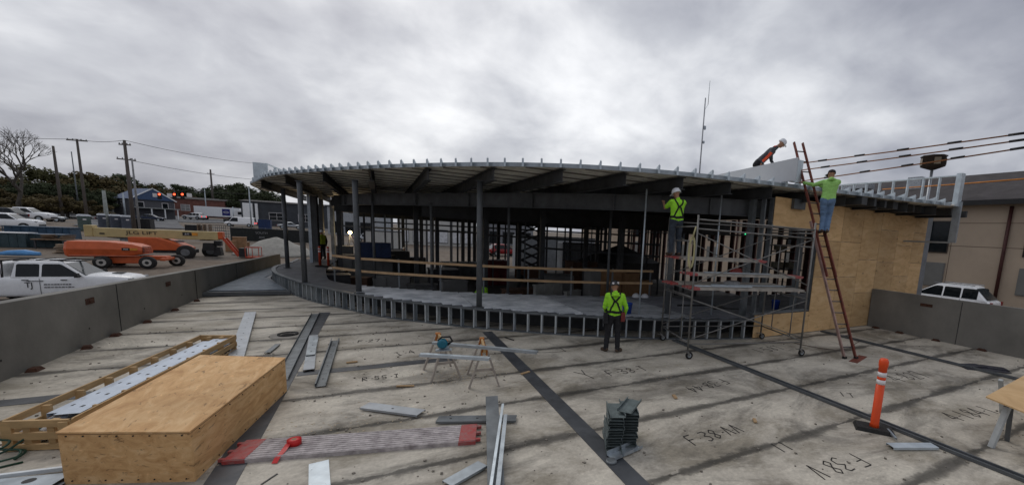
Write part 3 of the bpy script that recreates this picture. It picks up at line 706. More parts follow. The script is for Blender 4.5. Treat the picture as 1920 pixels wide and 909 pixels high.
# leaning studs coming up towards the camera
def lean(p0,p1,wd,h,label,m,up=(0,0,1),name='steel_stud'):
    t=thing(name,label,'steel stud',p0); MB().chan((0,0,0),p1-p0,wd,h,.003,up).build('channel',m,t); return t
lean(W(931,925,.02),W(922,742,.25),.19,.05,'wide dark grey stud lying upright in the centre foreground',gald(),(0,0,-1))
lean(W(918,925,.09),W(943,756,.31),.035,.03,'thin bright stud lying on the dark stud in the centre foreground',galvl(),(0,0,-1))
lean(W(932,925,.07),W(948,776,.29),.05,.03,'second thin blue-grey stud right of the bright one in the foreground',galv(),(0,0,-1))
# scaffold plank with red ends + red tape roll
def plank(name,label,L,Wd,loc,rz,redend=(1,1),group=None,m=None):
    t=thing(name,label,'scaffold plank',loc,rz,group); m=m or mat('worn aluminium plank',(.58,.53,.52),.7,.1,.25,9,.3,c2=(.24,.21,.21),detail=10)
    b=MB().box((L/2,0,.045),(L,Wd,.006))
    nr=9
    for k in range(nr): b.box((L/2,-Wd/2+Wd*(k+.5)/nr,.0505),(L,Wd/nr*.35,.006))
    b.box((L/2,-Wd/2+.01,.02),(L,.02,.05)).box((L/2,Wd/2-.01,.02),(L,.02,.05)); b.build('plank_deck',m,t)
    rm_=mat('red paint worn',(.42,.03,.03),.6,0,.4,14,.1,c2=(.30,.14,.13))
    for e,flag in ((0,redend[0]),(1,redend[1])):
        if not flag: continue
        b=MB(); x0=-.003 if e==0 else L-.22
        b.box((x0+.11,0,.0515),(.22,Wd*.98,.0075)).box((x0+.11,-Wd/2-.001,.02),(.225,.012,.053)).box((x0+.11,Wd/2+.001,.02),(.225,.012,.053))
        for s in (-1,0,1):
            xx=x0-.03 if e==0 else x0+.25
            b.box((xx,s*Wd*.38,.03),(.07,.045,.035))
        b.build('red_end_hook',rm_,t)
    return t
a=(W(430,868,.0)+W(452,828,.05))/2; c=(W(893,826,.0)+W(893,800,.05))/2; a.z=c.z=0
ln=(c-a).length; rz=math.atan2((c-a).y,(c-a).x)
plank('scaffold_plank','worn aluminium scaffold plank with red ends in the foreground, tape roll on top',ln,.50,a+Vector((0,0,.005)),rz)
p=W(552,832,.06); t=thing('tape_roll','roll of red barrier tape with its tail hanging over the front plank','tape roll',(p.x,p.y,.056))
red=mat('red tape',(.55,.015,.015),.45,0,.15,6,0)
b=MB().lathe([(.028,0),(.078,0),(.078,.075),(.028,.075)],(0,0,0),22); b.build('roll',red,t); MB().lathe([(.027,.0),(.027,.077)],(0,0,0),12).build('core',mat('cardboard core',(.3,.2,.12),.9),t)
b=MB(); pp=[(-.05,-.05,.05),(-.07,-.1,.03),(-.09,-.17,.012),(-.125,-.25,-.004),(-.15,-.33,-.045)]
for a_,c_ in zip(pp,pp[1:]): b.bar(a_,c_,.06,.003)
b.build('loose_tail',red,t)
# sawhorses, studs, saw
def sawhorse(u,v,label,rz):
    p=W(u,v); t=thing('sawhorse',label,'sawhorse',(p.x,p.y,0),rz,'sawhorses')
    lm=mat('grey sawhorse leg lumber',(.34,.30,.26),.8,0,.2,5,.1)
    MB().bar((0,-.42,.72),(0,.42,.72),.04,.09).build('top_beam',wl,t)
    for y in (-.3,.3):
        for s in (-1,1): MB().bar((s*.03,y,.74),(s*.27,y+(.09 if y>0 else -.09),0),.03,.07,(0,1,0)).build('leg',lm,t)
        MB().bar((-.16,y+(.03 if y>0 else -.03),.32),(.16,y+(.03 if y>0 else -.03),.32),.02,.05).build('brace',lm,t)
        br_=MB().box((0,y,.72),(.09,.11,.11)).box((.045,y,.65),(.03,.10,.1)).box((-.045,y,.65),(.03,.10,.1)); br_.build('bracket',mat('orange bracket steel',(.42,.15,.03),.6,.1,.3,8,.1),t)
    return t
sawhorse(828,700,'left sawhorse of the pair, carrying the circular saw end of the studs',rad(5))
sawhorse(905,712,'right sawhorse of the pair under the two grey studs',rad(-8))
def across(u0,v0,u1,v1,z,label,m):
    a=W(u0,v0,z); c=W(u1,v1,z); t=thing('steel_stud',label,'steel stud',a)
    b=MB().chan(Vector((0,0,0)),c-a,.09,.045,.004,(0,0,-1)); b.build('channel',m,t); return t
across(788,662,918,670,.82,'short bright stud on the front of the two sawhorses',galvl())
across(812,640,1008,658,.835,'long stud with a flange hanging past the right sawhorse',galv())
p=W(832,655,.84); t=thing('circular_saw','blue circular saw resting on the studs over the left sawhorse','power saw',(p.x,p.y,.83),rad(-10))
MB().box((0,0,.008),(.26,.14,.01)).build('base_plate',galv(),t); MB().lathe([(.07,-.07),(.085,-.05),(.085,.02),(.05,.05)],(0,0,0),16,Matrix.Translation((-.02,-.02,.12))@Matrix.Rotation(rad(90),4,'X')).build('motor_housing',mat('teal tool plastic',(.01,.13,.19),.4),t)
MB().tube([(.06,0,.09),(.14,0,.16),(.10,0,.235),(-.03,0,.235),(-.09,0,.17)],.018,8).build('handle',blk(),t); MB().lathe([(.09,-.004),(.09,.004)],(0,0,0),20,Matrix.Translation((0,.06,.07))@Matrix.Rotation(rad(90),4,'X')).build('blade',galvl(),t)
# stack of short channels on the planks
p=W(1162,828); k=0
tm=mat('dark green-grey channel',(.15,.18,.18),.5,.3,.25,6,.05)
ref=None
for lay in range(13):
    for s in (0,1):
        lbl='short C channel in the %s column of the stack, %s'%(('left','right')[s],('lowest','2nd','3rd','4th','5th','6th','7th','8th','9th','10th','11th','12th','topmost')[lay]+(' up from the planks' if 0<lay<12 else ' one'))
        loc=(p.x-.115+s*.235+R.uniform(-.012,.012)-(.03*(6-lay)/13),p.y+R.uniform(-.015,.015),.0+lay*.041); rz_=rad(-24)+R.uniform(-.04,.04)
        if ref is None:
            ref=thing('steel_channel',lbl,'steel channel',loc,rz_,'short channels in the stack'); MB().chan((0,-.24,0.002),(0,.24,0.002),.215,.036,.003,(0,0,1),.012).build('channel',tm,ref)
        else:
            c=dup(ref,loc,rz_,lbl)
t=dup(ref,(p.x+.12,p.y-.02,.0+13*.041+.003),rad(-50),'channel lying open and askew across the top of the stack of channels'); t['label']='channel lying open and askew across the top of the stack of channels'
t=dup(ref,(p.x-.16,p.y-.1,.002),rad(-28),'channel slipped to the left foot of the stack'); t['group']='short channels in the stack'
p=W(1172,846,.03); t=thing('steel_bracket','bent notched steel bracket lying in front of the channel stack','steel bracket',(p.x,p.y,.03),rad(12))
MB().box((0,0,.0),(.52,.16,.004)).box((-.0,-.08,.022),(.18,.004,.045)).box((.21,-.08,.022),(.1,.004,.045)).box((-.2,-.08,.022),(.12,.004,.045)).box((0,.08,.03),(.52,.004,.06)).build('bracket_body',galv(),t)
p=W(1146,866,0); t=thing('pipe_cap','round grey pipe cap on the beam flange below the steel bracket','pipe cap',(p.x,p.y,.008)); MB().lathe([(.075,0),(.075,.02),(.06,.028)],(0,0,0),20).build('cap',gald(),t)
p=W(958,637); t=thing('steel_pin','short dark pin lying on the wide beam flange near the kneewall','steel pin',(p.x,p.y,.02)); MB().tube([(-.1,.25,0),(.05,-.1,0)],.014,8).build('rod',blk(),t)
# orange delineator
p=W(1638,805); t=thing('delineator_post','orange traffic delineator post with two white bands on a black rubber base','traffic post',(p.x,p.y,0),rad(-52))
MB().box((0,0,.03),(.56,.32,.06),tx=.9,ty=.85).build('rubber_base',rub(),t)
orm=mat('orange plastic',(.75,.075,.012),.45,0,.08,4,0); whr=mat('white reflective band',(.75,.72,.72),.4,0,.08,20,0)
b=MB().lathe([(.072,.055),(.062,.12),(.062,.80)],(0,0,0),20); b.lathe([(.061,.85),(.061,.92)],(0,0,0),20); b.lathe([(.061,.99),(.061,1.08),(.068,1.09),(.068,1.17),(.05,1.21)],(0,0,0),20); b.build('post',orm,t)
for z in (.79,.915): MB().lathe([(.0635,z),(.0635,z+.075)],(0,0,0),20).build('reflective_band',whr,t)
t=flat(1668,838,1752,838,.15,'bright blue-grey track end lying against the delineator base',galvl(),z=.01,h=.035,up=-1)
flat(1664,806,1680,824,.03,'narrow steel angle lying between delineator base and the track end',galv(),z=.03,h=.03,up=-1)
# plywood table at right edge
zt=.74
cnr=[W(1848,745,zt),W(1922,775,zt),W(2090,735,zt),W(1962,682,zt)]
t=thing('plywood_table','plywood sheet laid on a trestle as a table at the right edge','table',(cnr[0].x,cnr[0].y,0))
quadprism([Vector((c.x-cnr[0].x,c.y-cnr[0].y,0)) for c in cnr],zt,zt+.022).build('table_top',PW,t)
lm=mat('pale painted leg',(.42,.44,.44),.6,0,.15,6,.05)
lp=W(1858,838); lq=W(1892,757,.7); MB().bar((lp.x-cnr[0].x,lp.y-cnr[0].y,0),(lq.x-cnr[0].x,lq.y-cnr[0].y,.71),.075,.05).build('leg',lm,t)
lp=W(1888,826); MB().bar((lp.x-cnr[0].x,lp.y-cnr[0].y,0),(lq.x-cnr[0].x+.1,lq.y-cnr[0].y,.71),.06,.04).build('leg',steel(),t)
MB().bar((lq.x-cnr[0].x-.1,lq.y-cnr[0].y,.70),(lq.x-cnr[0].x+1.4,lq.y-cnr[0].y+.1,.70),.06,.06).build('trestle_beam',steel(),t)
MB().bar((2.0,.3,0),(1.6,.3,.71),.06,.05).build('leg',lm,t)
# black sheet on deck right
dm=mat('dark sheet',(.018,.018,.028),.45,0,.3,5,.1)
t=thing('rubber_mat','black folded rubber sheet lying on the planks near the right parapet','rubber mat',W(1840,690)); 
MB().box((0,0,.01),(1.0,.55,.012),rad(-38)).box((-.05,.15,.03),(.6,.3,.03),rad(-20),tx=.8).box((.35,-.15,.02),(.5,.3,.02),rad(-50)).build('sheet',dm,t)
# floor drain opening
p=W(540,627); t=thing('floor_drain','black floor drain ring open in the planks behind the plywood box','floor drain',(p.x,p.y,.001))
MB().lathe([(.13,.0),(.16,.0),(.19,.035),(.22,.035),(.22,.0)],(0,0,0),24).build('rim',rub(),t); MB().lathe([(.135,.001),(.135,.004)],(0,0,0),24).build('well',mat('black hole',(.002,.002,.002),1,0,0,1,0),t)
t2=mat('grout patch',(.27,.25,.22),.9); MB().lathe([(.40,.0),(.36,.003)],(.02,-.05,0),24).build('grout_ring',t2,t)
# ladder
lb=W(1594,672); lt=Q(1494,270,11.75)
t=thing('extension_ladder','tall red-brown extension ladder leaning against the roof edge with a worker on it','ladder',(lb.x,lb.y,0))
LV=lt-lb; lr=Vector((.93,-.36,0)).normalized()
lmz=mat('red fibreglass rail',(.17,.045,.03),.6,0,.35,4,.1); lm2=mat('worn pinkish rail',(.34,.22,.19),.6,0,.35,4,.1); rg_=mat('dark aluminium rung',(.13,.12,.12),.4,.5,.2,4,0)
nrm=LV.normalized().cross(lr).normalized()
for s in (-1,1):
    MB().bar(lr*s*.17,LV*.62+lr*s*.17,.035,.08,nrm).build('rail',lm2 if s<0 else lmz,t)
    MB().bar(LV*.36+lr*s*.135+nrm*-.07,LV+lr*s*.135+nrm*-.07,.03,.075,nrm).build('fly_rail',lmz,t)
    MB().box(tuple(lr*s*.17+Vector((0,0,.03))),(.1,.08,.06)).build('foot',rub(),t)
k=.05
while k<1:
    o_=nrm*(-.07 if k>.6 else 0); MB().tube([LV*k+lr*-.16+o_,LV*k+lr*.16+o_],.017,7).build('rung',rg_,t); k+=.0503
p=W(1605,674); t=thing('foot_board','red-brown board lying under the ladder feet','board',(p.x,p.y,.004),rad(15)); MB().box((.12,-.02,.0),(.95,.2,.012)).build('board',lmz,t)
t=thing('power_cable','thin cord looping over the planks between scaffold and ladder','cable',W(1560,655)); pts=catmull([(-.5,.9,.01),(-.3,.3,.01),(.1,-.1,.01),(.7,-.25,.01),(1.3,.1,.01),(2,.3,.01)],.1); MB().tube(pts,.009,6).build('cable_line',mat('brown cord',(.12,.09,.07),.7),t)
# rolling scaffold
SL,SD,SH=3.28,1.75,3.52
c0=W(1288,673); c1=W(1502,667); ang=math.atan2((c1-c0).y,(c1-c0).x)
S0=thing('rolling_scaffold','galvanised rolling scaffold tower with casters in front of the plywood opening','scaffold',(c0.x,c0.y,0),ang)
sm=mat('scaffold tube',(.20,.195,.185),.45,.5,.25,5,.05)
for ix,x in enumerate((0,SL)):
    b=MB()
    for y in (0,SD): b.tube([(x,y,.16),(x,y,SH)],.024,8)
    for z in (.42,1.55,1.72,2.9,3.25): b.tube([(x,0,z),(x,SD,z)],.019,7)
    for y in (SD*.27,SD*.73): b.tube([(x,y,.42),(x,y,1.55)],.015,6); b.tube([(x,y,1.72),(x,y,2.9)],.015,6)
    for z in (2.1,2.5): b.tube([(x,SD*.27,z),(x,SD*.73,z)],.013,6)
    b.build('end_frame',sm,S0)
def brace(a,c): MB().tube([a,c],.014,6).build('cross_brace',sm,S0)
for y in (0,SD):
    brace((0,y,1.5),(SL,y,.5)); brace((0,y,.5),(SL,y,1.5)); brace((0,y,3.1),(SL,y,1.9)); brace((0,y,1.9),(SL,y,3.1))
for z in (3.2,3.42):
    MB().tube([(0,0,z+.0),(SL,0,z-.08)],.019,7).build('guard_tube',sm,S0)
MB().tube([(0,SD,3.4),(SL,SD,3.4)],.019,7).build('guard_tube',sm,S0)
MB().tube([(SL,0,3.33),(SL,SD,3.33)],.019,7).build('guard_tube',sm,S0)
MB().tube([(0,0,.38),(SL,0,.38)],.017,7).build('guard_tube',sm,S0); MB().tube([(0,SD,.42),(SL,SD,.42)],.017,7).build('guard_tube',sm,S0)
for x in (0,SL):
    for y in (0,SD):
        b=MB().wheel((x+.05,y,.095),.095,.045); ct_=b.build('caster_wheel',rub(),S0)
        MB().disc((x+.05,y,.095),.05,.05).build('hub',galv(),ct_)
        MB().tube([(x,y,.2),(x,y,.17)],.03,8).bar((x,y+.035,.19),(x+.05,y+.035,.09),.05,.006,(0,1,0)).bar((x,y-.035,.19),(x+.05,y-.035,.09),.05,.006,(0,1,0)).box((x-.07,y,.2),(.14,.04,.012)).build('caster_fork',sm,S0)
Ms=Matrix.Translation((c0.x,c0.y,0))@Matrix.Rotation(ang,4,'Z')
def onsc(x,y,z): return Ms@Vector((x,y,z))
pgp='planks laid across the scaffold'
mp_=mat('weathered plank',(.36,.33,.29),.75,.05,.25,5,.1)
plank('scaffold_plank','front plank of the lowest scaffold level with a red left end',SL-.05,.48,onsc(.0,.28,1.73),ang,(1,0),pgp,mp_)
plank('scaffold_plank','rear plank of the lowest scaffold level',SL+.1,.48,onsc(-.15,1.25,1.73),ang,(1,0),pgp,mp_)
plank('scaffold_plank','middle level scaffold plank with red hooks at both ends',SL,.48,onsc(.02,.5,2.06),ang,(1,1),pgp,mp_)
plank('scaffold_plank','top rear scaffold plank the standing worker uses, red at its right end',SL-.6,.48,onsc(-.1,1.3,2.42),ang,(1,1),pgp,mp_)
plank('scaffold_plank','top front narrow scaffold plank beside the hanging strap',SL-.9,.3,onsc(-.02,.75,2.42),ang,(0,1),pgp,mp_)
for i in range(3):
    t=thing('steel_stud',('bright','dull','short pale')[i]+' stud lying along the lower scaffold planks','steel stud',onsc(.15+i*.3,.2+.14*i,1.80+(.33 if i==1 else 0)),ang); MB().chan((0,0,0),(1.6+.3*i,0,0),.06,.03,.004,(0,0,1)).build('channel',galvl() if i!=1 else galv(),t)
t=thing('plastic_sheet','crumpled clear plastic sheet on the middle scaffold plank','plastic sheet',onsc(1.5,.75,1.80),ang); MB().sphere((0,0,.05),.16,2,(1.6,.8,.4)).build('sheet',mat('crumpled plastic',(.5,.52,.54),.3,0,.2,10,.8),t)
t=thing('red_tool','red tool lying on the middle scaffold plank','power tool',onsc(1.75,1.0,2.07),ang); MB().box((0,0,.09),(.34,.12,.12),tx=.7,ty=.7).box((.1,0,.04),(.08,.05,.08)).build('tool_body',mat('dull red plastic',(.28,.03,.02),.5),t)
t=thing('sling_strap','pale yellow looped strap hanging from the left scaffold post','strap',onsc(-.12,-.03,2.62)); pts=[(.02*math.sin(k/24*6.283)*4.2+.0,0,.36*math.cos(k/24*6.283)+.02) for k in range(25)]
b=MB()
for a_,c_ in zip(pts,pts[1:]): b.bar(a_,c_,.05,.012,(0,1,0))
b.tube([(0,0,.37),(.1,.03,.62)],.02,6); b.build('webbing',mat('yellow webbing',(.42,.38,.2),.8),t)
t=thing('laser_level','small laser level with glowing green light clamped above the scaffold','laser level',onsc(2.45,1.9,3.18)); MB().box((0,0,0),(.12,.1,.1)).build('housing',blk(),t); MB().sphere((0,-.06,.0),.02,2).build('light',mat('green light',(.02,.5,.15),.4,0,0,1,0,emit=(.05,1,.35),es=1.2),t)
# blue bucket / lid on floor edge
def bucket(p,label,blue=True,s=1):
    t=thing('bucket',label,'bucket',p); c=mat('blue bucket plastic',(.01,.05,.30),.45,0,.1,5,0)
    MB().lathe([(.12*s,0),(.145*s,.30*s),(.155*s,.31*s),(.155*s,.33*s),(.14*s,.33*s),(.115*s,.02)],(0,0,0),20).build('pail',c,t)
    MB().tube([(.15*s*math.cos(a),0.15*s*math.sin(a)*.3,.32*s-.12*math.sin(a)) for a in [k*.314 for k in range(11)]],.004,5).build('handle',galv(),t); return t
p=W(1184,592,.6); bucket((p.x,p.y+.25,.62),'blue bucket on the floor edge just right of the standing worker'); p=W(1462,580,.6); bucket((p.x,p.y+.2,.585),'blue bucket seen through the plywood opening behind the scaffold')
# tubes on floor inside (dark hoist arm)
t=thing('screed_tool','black and grey long-handled tool lying on the floor behind the scaffold','tool',W(1340,580,.66)); MB().tube([(-1.2,.5,.1),(0,.1,.12),(.3,0,.04),(1.1,-.3,.0)],.03,7).box((.2,.05,.04),(.35,.14,.08),-.3).build('tool_body',blk(),t)
# ================================================================= PEOPLE
from mathutils.bvhtree import BVHTree
skin=mat('skin',(.36,.19,.12),.6,0,.1,8,0)
def seg_d(p,a,b):
    ab=b-a; t=max(0,min(1,(p-a).dot(ab)/max(ab.length_squared,1e-9))); return (p-(a+ab*t)).length,t
def person(label,loc,yaw,J,cl,scale=1,cat='person',group=None,vox=.0125):
    """J joints (metres, y forward). cl: materials dict torso, arm, leg, boot, sleeve('short'/'long')"""
    t=thing('person',label,cat,loc,yaw,group)
    V=lambda k:Vector(J[k])*scale
    mats=[cl['torso'],cl['leg'],cl['boot'],skin,mat('dark hair',(.02,.015,.012),.9,0,.3,20,.3),cl.get('arm',cl['torso'])]
    prim=[] # (a,b,ra,rb,mi,(flatten))
    up=(V('chest')-V('pelvis')).normalized(); sh=(V('shR')-V('shL')).normalized(); fw=up.cross(sh)*-1
    pl,ch,nk,hd=V('pelvis'),V('chest'),V('neck'),V('head'); sp=pl.lerp(ch,.45)
    for s in (-1,1):
        o=sh*s
        prim+= [(pl+o*.065*scale,sp+o*.055*scale,.125,.118,0),(sp+o*.055*scale,ch+o*.08*scale,.118,.125,0),(pl+o*.07*scale-up*.02,pl+o*.07*scale-up*.06,.125,.12,1)]
    prim.append((V('shL')+sh*.05*scale,V('shR')-sh*.05*scale,.085,.085,0))
    prim.append((ch+up*.06,nk,.085,.062,0)); prim.append((nk-up*.02,hd-up*.03,.055,.055,3))
    for s in 'LR':
        am=5 if cl.get('sleeve','long')=='long' else 3
        prim.append((V('sh'+s),V('sh'+s).lerp(V('el'+s),.75),.078,.062,5)); prim.append((V('sh'+s).lerp(V('el'+s),.75),V('el'+s),.056 if am==5 else .045,.054 if am==5 else .042,am))
        prim.append((V('el'+s),V('wr'+s),.054 if am==5 else .042,.042 if am==5 else .028,am))
        prim.append((V('hip'+s),V('kn'+s),.108,.078,1)); prim.append((V('kn'+s),V('an'+s),.075,.062,1))
        f=(V('to'+s)-V('an'+s)); prim.append((V('an'+s)+Vector((0,0,.02)),V('an'+s)-Vector((0,0,.03)),.058,.055,2)); prim.append((V('an'+s)-Vector((0,0,.035)),V('to'+s),.05,.044,2)); prim.append((V('an'+s)-Vector((0,0,.035)),V('an'+s)-Vector((0,0,.04))-f.normalized()*.05,.045,.04,2))
        # hand
        d=(V('wr'+s)-V('el'+s)).normalized(); pd=d.cross(Vector((0,0,1)) if abs(d.z)<.8 else Vector((0,1,0))).normalized(); q=d.cross(pd)
        w0=V('wr'+s); prim.append((w0,w0+d*.03,.028,.030,3)); prim.append((w0+d*.03+pd*.018,w0+d*.085+pd*.022,.020,.017,3)); prim.append((w0+d*.03-pd*.018,w0+d*.085-pd*.022,.020,.017,3))
        for k,ln in zip((-1.5,-.5,.5,1.5),(.055,.07,.075,.062)):
            a0=w0+d*.088+pd*.0195*k; a1=a0+d*ln*.5+q*.012; prim.append((a0,a1,.0105,.0095,3)); prim.append((a1,a1+d*ln*.35+q*.03,.0095,.008,3))
        prim.append((w0+d*.035+pd*.03,w0+d*.07+pd*.055+q*.01,.013,.010,3)); prim.append((w0+d*.07+pd*.055+q*.01,w0+d*.10+pd*.055+q*.025,.010,.009,3))
    # head
    hf=Vector(J.get('face',(0,1,0))).normalized(); hu=(hd-nk).normalized() if 'hup' not in J else Vector(J['hup']).normalized(); hf=(hf-hu*hf.dot(hu)).normalized(); hr=hf.cross(hu)
    prim.append((hd-hu*.03+hf*.02,hd+hu*.035,.074,.088,3)); prim.append((hd-hu*.085+hf*.045,hd-hu*.03+hf*.03,.042,.06,3))
    prim.append((hd+hf*.095-hu*.01,hd+hf*.112-hu*.035,.010,.016,3))
    for s in (-1,1): prim.append((hd+hr*s*.082-hu*.025,hd+hr*s*.086+hu*.02,.014,.018,3))
    if cl.get('hair'): prim.append((hd-hf*.035-hu*.03,hd-hf*.02+hu*.04,.078,.09,4))
    b=MB()
    for (a,c,ra,rb,mi) in prim:
        ra*=scale; rb*=scale; L_=(c-a).length; d=(c-a).normalized() if L_>1e-6 else Vector((0,0,1)); n_=6
        pts=[];rs=[]
        for k in range(n_+1): th=math.pi/2*(1-k/n_); pts.append(a-d*ra*math.sin(th)); rs.append(max(ra*math.cos(th),.0008))
        for k in range(n_+1): th=math.pi/2*k/n_; pts.append(c+d*rb*math.sin(th)); rs.append(max(rb*math.cos(th),.0008))
        pp=[];rr=[]
        for p_,r_ in zip(pts,rs):
            if not pp or (p_-pp[-1]).length>1e-5: pp.append(p_); rr.append(r_)
        b.tube(pp,rr,12)
    tmp=b.build('tmp_body',skin); md=tmp.modifiers.new('r','REMESH'); md.mode='VOXEL'; md.voxel_size=vox; s2=tmp.modifiers.new('s','SMOOTH'); s2.factor=.5; s2.iterations=2
    dg=bpy.context.evaluated_depsgraph_get(); me=bpy.data.meshes.new_from_object(tmp.evaluated_get(dg)); bpy.data.objects.remove(tmp)
    me.name='body'; me.materials.clear()
    for m_ in mats: me.materials.append(m_)
    import numpy as np
    C_=np.empty(len(me.polygons)*3); me.polygons.foreach_get('center',C_); C_=C_.reshape(-1,3); best=np.full(len(C_),9.); bi=np.zeros(len(C_),np.int32)
    for (a,c,ra,rb,mi) in prim:
        a_=np.array(a); ab=np.array(c)-a_; t_=np.clip((C_-a_)@ab/max(ab@ab,1e-9),0,1); d_=np.linalg.norm(C_-(a_+t_[:,None]*ab),axis=1)-(ra+(rb-ra)*t_)*scale
        k_=d_<best; best[k_]=d_[k_]; bi[k_]=mi
    me.polygons.foreach_set('material_index',bi); me.polygons.foreach_set('use_smooth',np.ones(len(C_),bool))
    # cloth folds
    cos_=[v.co.copy() for v in me.vertices]; nos_=[v.normal.copy() for v in me.vertices]; flat_=[]
    for c_,n_ in zip(cos_,nos_):
        if c_.z<hd.z-.14*scale or (c_-hd).length>.2: c_=c_+n_*(noise.noise(Vector((c_.x*9,c_.y*9,c_.z*22)))*.009*scale)
        flat_+=list(c_)
    me.vertices.foreach_set('co',flat_); me.update()
    o=bpy.data.objects.new('body',me); col.objects.link(o); o.parent=t
    bm2=bmesh.new(); bm2.from_mesh(me); bv=BVHTree.FromBMesh(bm2); 
    # helmet or cap
    Mh=Matrix((hr,hf,hu)).transposed().to_4x4(); Mh.translation=hd+hu*.03
    hm=cl['hat']
    if cl.get('cap'):
        b=MB().lathe([(.098,-.01),(.10,.03),(.085,.07),(.05,.095),(.012,.105)],(0,0,0),20,Mh); b.bar(Mh@Vector((0,.07,.0)),Mh@Vector((0,.17,-.015)),.13,.008,hu); b.build('cap',hm,t)
    else:
        b=MB().lathe([(.128,-.012),(.132,-.004),(.124,.012),(.118,.05),(.10,.09),(.068,.116),(.02,.128)],(0,0,0),22,Mh); b.bar(Mh@Vector((0,.09,-.008)),Mh@Vector((0,.175,-.018)),.15,.01,hu); b.tube([Mh@Vector((0,-.1,.085)),Mh@Vector((0,-.03,.125)),Mh@Vector((0,.05,.122)),Mh@Vector((0,.105,.075))],.012,6)
        b.build('hard_hat',hm,t)
        if cl.get('stickers'):
            b=MB(); 
            for ax in (-.6,.5): 
                q0=Mh@Vector((math.sin(ax)*.122,-math.cos(ax)*.122,.03)); b.box(tuple(q0),(.05,.012,.06),ax)
            b.build('helmet_sticker',whr,t)
    if not J.get('noface'):
        for s in (-1,1): MB().sphere(tuple(hd+hf*.098+hr*s*.032+hu*.005),.011,2).build('eye',blk(),t)
        MB().bar(hd+hf*.098-hr*.024-hu*.065,hd+hf*.098+hr*.024-hu*.065,.008,.006).build('mouth',mat('lips',(.25,.09,.07),.6),t)
    for nm,pts,wd_,m_ in cl.get('straps',[]):
        P_=[Vector(p)*scale for p in pts]; out=[]
        for a,c in zip(P_,P_[1:]):
            for k in range(6): out.append(a.lerp(c,k/6))
        out.append(P_[-1]); b=MB(); prev=None; nrm_=[]
        for p_ in out:
            loc_,no,_,_=bv.find_nearest(p_); nrm_.append((loc_+no*.007,no))
        for (a,na),(c,nc) in zip(nrm_,nrm_[1:]):
            if (c-a).length>1e-4: b.bar(a,c+(c-a)*.08,wd_,.011,na)
        b.build(nm,m_,t)
    bm2.free(); return t
def joints(**k):
    J=dict(pelvis=(0,0,.96),chest=(0,0,1.36),neck=(0,.0,1.50),head=(0,.03,1.645),shL=(-.175,0,1.415),shR=(.175,0,1.415),elL=(-.26,-.03,1.14),elR=(.26,-.03,1.14),wrL=(-.28,.06,.90),wrR=(.28,.06,.90),
    hipL=(-.09,0,.93),hipR=(.09,0,.93),knL=(-.11,.02,.50),knR=(.11,.02,.50),anL=(-.12,-.02,.095),anR=(.12,-.02,.095),toL=(-.14,.14,.045),toR=(.14,.14,.045)); J.update(k); return J
blackc=mat('black cloth',(.018,.018,.02),.9,0,.3,10,.2); boot=mat('brown work boots',(.07,.045,.03),.8,0,.3,10,.2); web=mat('black harness webbing',(.012,.012,.012),.8); wh=mat('white hard hat plastic',(.75,.77,.8),.35,0,.05,5,0)
def harness(z0=0,dx=0,dy=0):
    X=lambda *p:[(a+dx*(c-1)*2,b_+dy*(c-1)*2,c+z0) for a,b_,c in p]
    return [('harness_strap',X((-.13,.12,1.2),(-.13,.1,1.42),(-.12,-.02,1.52),(-.10,-.16,1.42),(0,-.18,1.30),(.10,-.18,1.16),(.17,-.12,1.03)),.042,web),
     ('harness_strap',X((.13,.12,1.2),(.13,.1,1.42),(.12,-.02,1.52),(.10,-.16,1.42),(0,-.18,1.30),(-.10,-.18,1.16),(-.17,-.12,1.03)),.042,web),
     ('harness_belt',X((-.1,.2,1.03),(-.2,.06,1.03),(-.2,-.06,1.03),(-.1,-.2,1.03),(.1,-.2,1.03),(.2,-.06,1.03),(.2,.06,1.03),(.1,.2,1.03)),.06,web)]
# 1 standing on the deck, back to the camera
p=W(1148,659); yaw=math.atan2(p.y,p.x)-rad(90)
o=person('worker standing on the planks seen from behind, lime hoodie, crossed black harness, black helmet',(p.x,p.y,0.0),yaw+rad(8),joints(wrR=(.27,.12,.93),elR=(.29,-.02,1.13),anL=(-.17,0,.095),toL=(-.25,.11,.045),anR=(.11,-.08,.095),toR=(.22,.06,.045),knL=(-.14,.03,.5),elL=(-.25,.02,1.13),wrL=(-.2,.22,1.0),head=(-.02,.05,1.64),face=(-.25,1,-.25),noface=1),
 dict(torso=lime(),leg=blackc,boot=boot,hat=mat('black hard hat plastic',(.02,.02,.022),.35),stickers=1,straps=harness()),1.02)
b=MB().box((.21,-.06,.93),(.10,.14,.22)).box((.23,.05,.95),(.08,.1,.14)); b.build('tool_pouch',mat('red brown pouch',(.16,.03,.025),.8),o)
MB().box((-.22,-.04,.88),(.12,.16,.26),tx=.8).build('tool_pouch',blackc,o); MB().tube([(-.27,-.0,.86),(-.27,-.02,.66)],.012,6).build('hammer',gald(),o)
MB().tube([(-.1,-.1,1.47),(0,-.14,1.49),(.1,-.1,1.47)],[.03,.045,.03],8).build('hood',lime(),o)
# 2 on the scaffold
p=onsc(.02,1.32,2.475); yaw=math.atan2(p.y,p.x)-rad(90)
person('worker standing high on the scaffold, lime shirt, black harness, white helmet, seen from behind',p,yaw+rad(28),joints(elL=(-.26,.20,1.27),wrL=(-.22,.40,1.42),elR=(.2,.22,1.2),wrR=(.12,.42,1.38),head=(-.03,.05,1.645),face=(-.5,1,.1),noface=1),
 dict(torso=lime(),leg=mat('dark denim',(.035,.045,.06),.9,0,.3,8,.2),boot=boot,hat=wh,sleeve='short',straps=harness()),1.0)
bpy.data.objects['person.001']
